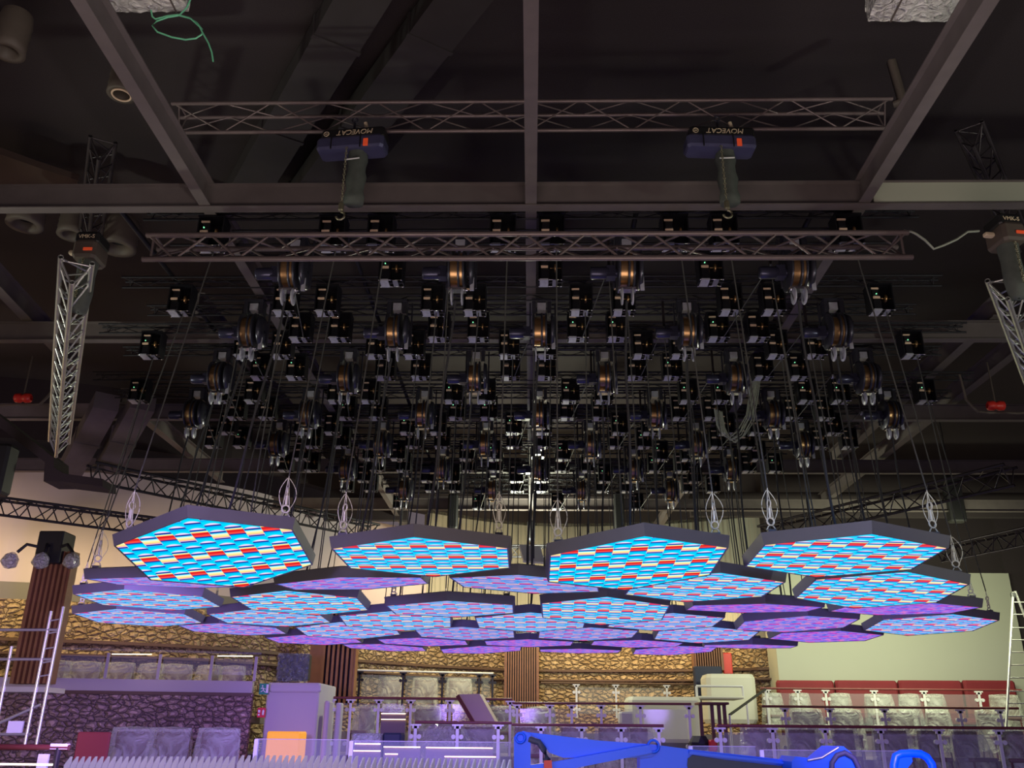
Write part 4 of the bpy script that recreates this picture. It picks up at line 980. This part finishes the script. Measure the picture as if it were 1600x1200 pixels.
# beige ramp boards leaning
mb = MB().prism([at(716, 1085, 19.6), at(749, 1084, 19.6), at(775, 1130, 19.2), at(742, 1130, 19.2)], (.05, .5, 0))
tb_ = tag(mb.build('tilted_board', 'ramp_beige'), 'beige board leaning behind the middle tier railing', 'board')
mb = MB().prism([at(712, 1088, 19.4), at(717, 1085, 19.4), at(744, 1131, 19.0), at(737, 1131, 19.0)], (.0, .5, 0))
o = mb.build('edge_strip', 'chair_wood', tb_)
# blue cloth bundle under plastic
c = at(690, 1152, 17.7); c.z = 1.27; mb = MB(); rnd = random.Random(3); vs = []; nu, nv = 20, 9
for j in range(nv+1):
    for i in range(nu):
        a_ = 2*PI*i/nu; ph = PI*j/nv; k_ = 1+rnd.uniform(-.1, .1)
        vs.append((c.x+.52*math.cos(a_)*math.sin(ph)*k_, c.y+.3*math.sin(a_)*math.sin(ph)*k_, c.z+.50*math.cos(ph)*k_+.10*math.cos(a_)*math.sin(ph)))
mb.add(vs, [(j*nu+i, j*nu+(i+1) % nu, (j+1)*nu+(i+1) % nu, (j+1)*nu+i) for j in range(nv) for i in range(nu)])
tag(mb.build('wrapped_bundle', 'plastic_wrap'), 'blue lit plastic bundle in front of the middle tier railing', 'bundle')
t = px_box('wrapped_crate', 546, 594, 1146, 1215, 15.6, .5, 'plastic_wrap', 'crate wrapped in crumpled clear plastic right of the booth', 'crate')
px_box('blue_crate', 594, 627, 1145, 1215, 15.8, .5, 'dark_blue', 'dark blue crate beside the crumpled plastic crate', 'crate')

# front glass screen (frameless panes)
for k, (x0, x1, yy) in enumerate(((398, 545, 1155), (546, 800, 1158), (1075, 1182, 1166), (1186, 1420, 1172))):
    a = at(x0, yy, 12.5); b = at(x1, yy+1, 12.5)
    t = empty('glass_screen', (a.x, 12.5, 0)); tag(t, 'frameless glass screen pane at the bottom, %s from the left' % ORD[k], 'glass screen', 'low glass screens')
    MB().box(((b.x-a.x)/2, 0, a.z/2), (b.x-a.x-.03, .012, a.z)).build('pane', 'clear_glass', t)
    MB().box(((b.x-a.x)/2, 0, a.z+.004), (b.x-a.x-.03, .016, .008)).build('edge', 'fascia', t)
    MB().box((.03, 0, a.z/2), (.05, .05, a.z)).build('post', 'post_metal', t)
# white fins
def fins(x0, x1, y0, y1, Y, n, lab, rz=R(38)):
    a = at(x0, y0, Y); b = at(x1, y1, Y)
    t = empty('fin_screen', (a.x, Y, 0)); tag(t, lab, 'fin screen', 'white fin screens at the bottom')
    for k in range(n):
        f_ = (k+.5)/n; x = (b.x-a.x)*f_; z = a.z+(b.z-a.z)*f_
        mb = MB(); rot = Matrix.Rotation(rz, 3, 'Z')
        prof = [(-.03, 0), (.03, 0), (.03, z), (.012, z), (-.03, z-.07)]
        pts = [rot @ Vector((u, -.006, v))+Vector((x, 0, 0)) for u, v in prof]
        mb.prism(pts, rot @ Vector((0, .014, 0))); mb.build('fin', 'fin_white', t)
    MB().box(((b.x-a.x)/2, .05, .15), (b.x-a.x, .03, .2)).build('rail', 'fin_white', t)
fins(103, 368, 1182, 1182, 8.6, 27, 'row of upright white fins at the bottom left before the red board', R(48))
fins(372, 560, 1180, 1181, 8.6, 19, 'row of upright white fins at the bottom below the orange cabinet', R(48))
fins(562, 800, 1183, 1187, 8.6, 26, 'row of upright white fins at the bottom left of the blue lift', R(60))

# bottom-left rail with white panel
a = at(-20, 1167, 9.2); b = at(108, 1167, 9.2)
t = empty('corner_rail', (a.x, 9.2, 0)); tag(t, 'dark red handrail on a dark post at the bottom left corner', 'railing')
MB().tube((0, 0, a.z), (b.x-a.x, 0, a.z), .028, 10).build('handrail', 'rail_wood', t)
MB().box((b.x-a.x-.09, 0, a.z+.01), (.17, .05, .05)).build('end_cap', 'sign_white', t)
MB().tube((b.x-a.x-.10, .0, a.z), (b.x-a.x-.12, 0, 0), .03, 8).build('post', 'truss_dark', t)
MB().box((b.x-a.x-.24, .02, a.z/2-.03), (.10, .03, a.z-.06)).build('panel', 'sign_white', t)

# scaffold tower at left, step ladder at right
t = empty('scaffold_tower', at(20, 1190, 13.5)); o_ = t.location.copy(); tag(t, 'aluminium scaffold tower with platforms at the left edge', 'scaffold')
Ps = lambda x, y, Y=13.5: at(x, y, Y)-o_
for (x0, y0, x1, y1) in ((80, 955, 38, 1168), (99, 948, 56, 1168), (18, 1010, -12, 1168)):
    MB().tube(Ps(x0, y0), Ps(x1, y1), .024, 8).build('upright', 'alu', t)
for (x0, x1, y, r_) in ((-20, 92, 984, .022), (-20, 84, 1030, .022), (-20, 48, 1147, .022)):
    MB().tube(Ps(x0, y), Ps(x1, y), r_, 8).build('crossbar', 'alu', t)
for y in (970, 990, 1014, 1036, 1057): 
    f_ = (y-955)/213; MB().tube(Ps(80-42*f_, y), Ps(99-43*f_, y-3), .012, 6).build('rung', 'alu', t)
c0 = Ps(-20, 1077); c1 = Ps(70, 1077); MB().box((c0+c1)/2+Vector((0, .3, 0)), ((c1-c0).x, .6, .07)).build('platform', 'alu', t)
MB().tube(Ps(-20, 1138), Ps(63, 1101), .022, 8).build('brace', 'alu', t)
c0 = Ps(24, 1137); MB().box(c0, (.22, .03, .18)).build('board', 'fin_white', t)
t = empty('step_ladder', (at(1577, 1140, 19.6).x, 19.6, 1.14)); o_ = t.location.copy(); tag(t, 'tall aluminium ladder leaning against the green wall at the right edge', 'ladder')
Ps2 = lambda x, y, Y: at(x, y, Y)-o_
MB().tube(Ps2(1572, 1138, 19.6), Ps2(1583, 926, 21.4), .03, 6).build('rail', 'alu', t)
MB().tube(Ps2(1606, 1138, 19.6), Ps2(1617, 926, 21.4), .03, 6).build('rail', 'alu', t)
MB().tube(Ps2(1586, 924, 21.4), Ps2(1602, 965, 21.6), .03, 6).build('back_leg', 'alu', t)
for k, y in enumerate((941, 960, 981, 1000, 1019, 1039, 1059, 1080, 1099, 1119)):
    f_ = (1138-y)/212; Y = 19.6+1.8*f_; MB().tube(Ps2(1572+11*f_, y, Y), Ps2(1606+11*f_, y, Y), .014, 6).build('rung', 'alu', t)
MB().bbox(Ps2(1583, 930, 21.35), (.10, .10, .12), .02).build('end_cap', 'hoist_black', t)

# ------------------------------------------------------------------ blue boom lift
t = empty('boom_lift', (at(900, 1200, 9.5).x, 9.5, 0)); o_ = t.location.copy(); tag(t, 'bright blue boom lift arm folded across the bottom right', 'boom lift')
Q = lambda x, y, Y=9.5: at(x, y, Y)-o_
def blk(name, pts, Y, dep, m, par):
    return MB().prism([Q(x, y, Y) for x, y in pts], (0, dep, 0)).build(name, m, par)
blk('knuckle', [(803, 1260), (803, 1152), (808, 1145), (818, 1142), (829, 1146), (829, 1260)], 9.35, .34, 'lift_blue', t)
arm = blk('upper_arm', [(818, 1143), (935, 1157), (1018, 1163), (1028, 1170), (1020, 1182), (1004, 1184), (880, 1184), (858, 1176), (845, 1156), (830, 1150)], 9.42, .26, 'lift_blue', t)
blk('lower_link', [(826, 1196), (868, 1190), (1000, 1166), (1014, 1164), (1020, 1176), (900, 1200), (880, 1206), (828, 1206)], 9.36, .10, 'lift_blue', t)
blk('main_arm', [(1000, 1172), (1019, 1163), (1080, 1171), (1200, 1184), (1300, 1196), (1340, 1201), (1340, 1245), (1060, 1245), (1000, 1245)], 9.45, .26, 'lift_blue', t)
blk('arm_rib', [(1077, 1173), (1200, 1187), (1300, 1199), (1300, 1203), (1200, 1191), (1077, 1178)], 9.40, .04, 'lift_blue', t)
blk('recess_panel', [(1082, 1180), (1130, 1187), (1250, 1200), (1250, 1245), (1090, 1245), (1074, 1196), (1075, 1185)], 9.43, .03, 'lift_inside', t)
mb = MB().path([Q(x, y, 9.36) for x, y in ((826, 1155), (842, 1160), (850, 1172), (856, 1186), (850, 1190))], .03, 8); mb.build('hose', 'lift_inside', t)
MB().ring(Q(813, 1153, 9.33), (0, 1, 0), .045, .012, 16, 6).build('pivot_pin', 'lift_blue', t)
MB().ring(Q(1021, 1166, 9.40), (0, 1, 0), .055, .012, 16, 6).build('pivot_pin', 'lift_blue', t)
blk('red_block', [(850, 1188), (862, 1188), (863, 1202), (850, 1202)], 9.30, .06, 'red_paint', t)
blk('head_cover', [(1237, 1190), (1243, 1182), (1285, 1186), (1309, 1166), (1318, 1166), (1336, 1182), (1344, 1204), (1344, 1245), (1237, 1245)], 9.1, .5, 'lift_blue', t)
MB().path([Q(x, y, 9.08) for x, y in ((1300, 1210), (1300, 1192), (1308, 1180), (1320, 1176), (1334, 1184), (1342, 1200))], .025, 8).build('guard', 'lift_inside', t)
MB().path([Q(x, y, 9.08) for x, y in ((1262, 1188), (1284, 1184), (1310, 1168))], .01, 8).build('handle', 'alu', t)
t = empty('blue_guard', (at(1430, 1190, 9.6).x, 9.6, 0)); o_ = t.location.copy(); tag(t, 'blue arched guard with openings at the bottom right', 'guard')
MB().path([Q(x, y, 9.6) for x, y in ((1398, 1230), (1397, 1195), (1400, 1182), (1408, 1178), (1425, 1177), (1438, 1178), (1448, 1183), (1456, 1194), (1460, 1210), (1462, 1230))], .04, 10).build('arch', 'lift_blue', t)
blk('side_plate', [(1400, 1230), (1400, 1184), (1408, 1178), (1424, 1178), (1426, 1190), (1418, 1200), (1416, 1230)], 9.58, .1, 'lift_blue', t)
MB().bbox(Vector((.1, .0, .6)), (1.0, .5, 1.2), .05).build('base', 'lift_blue', t)
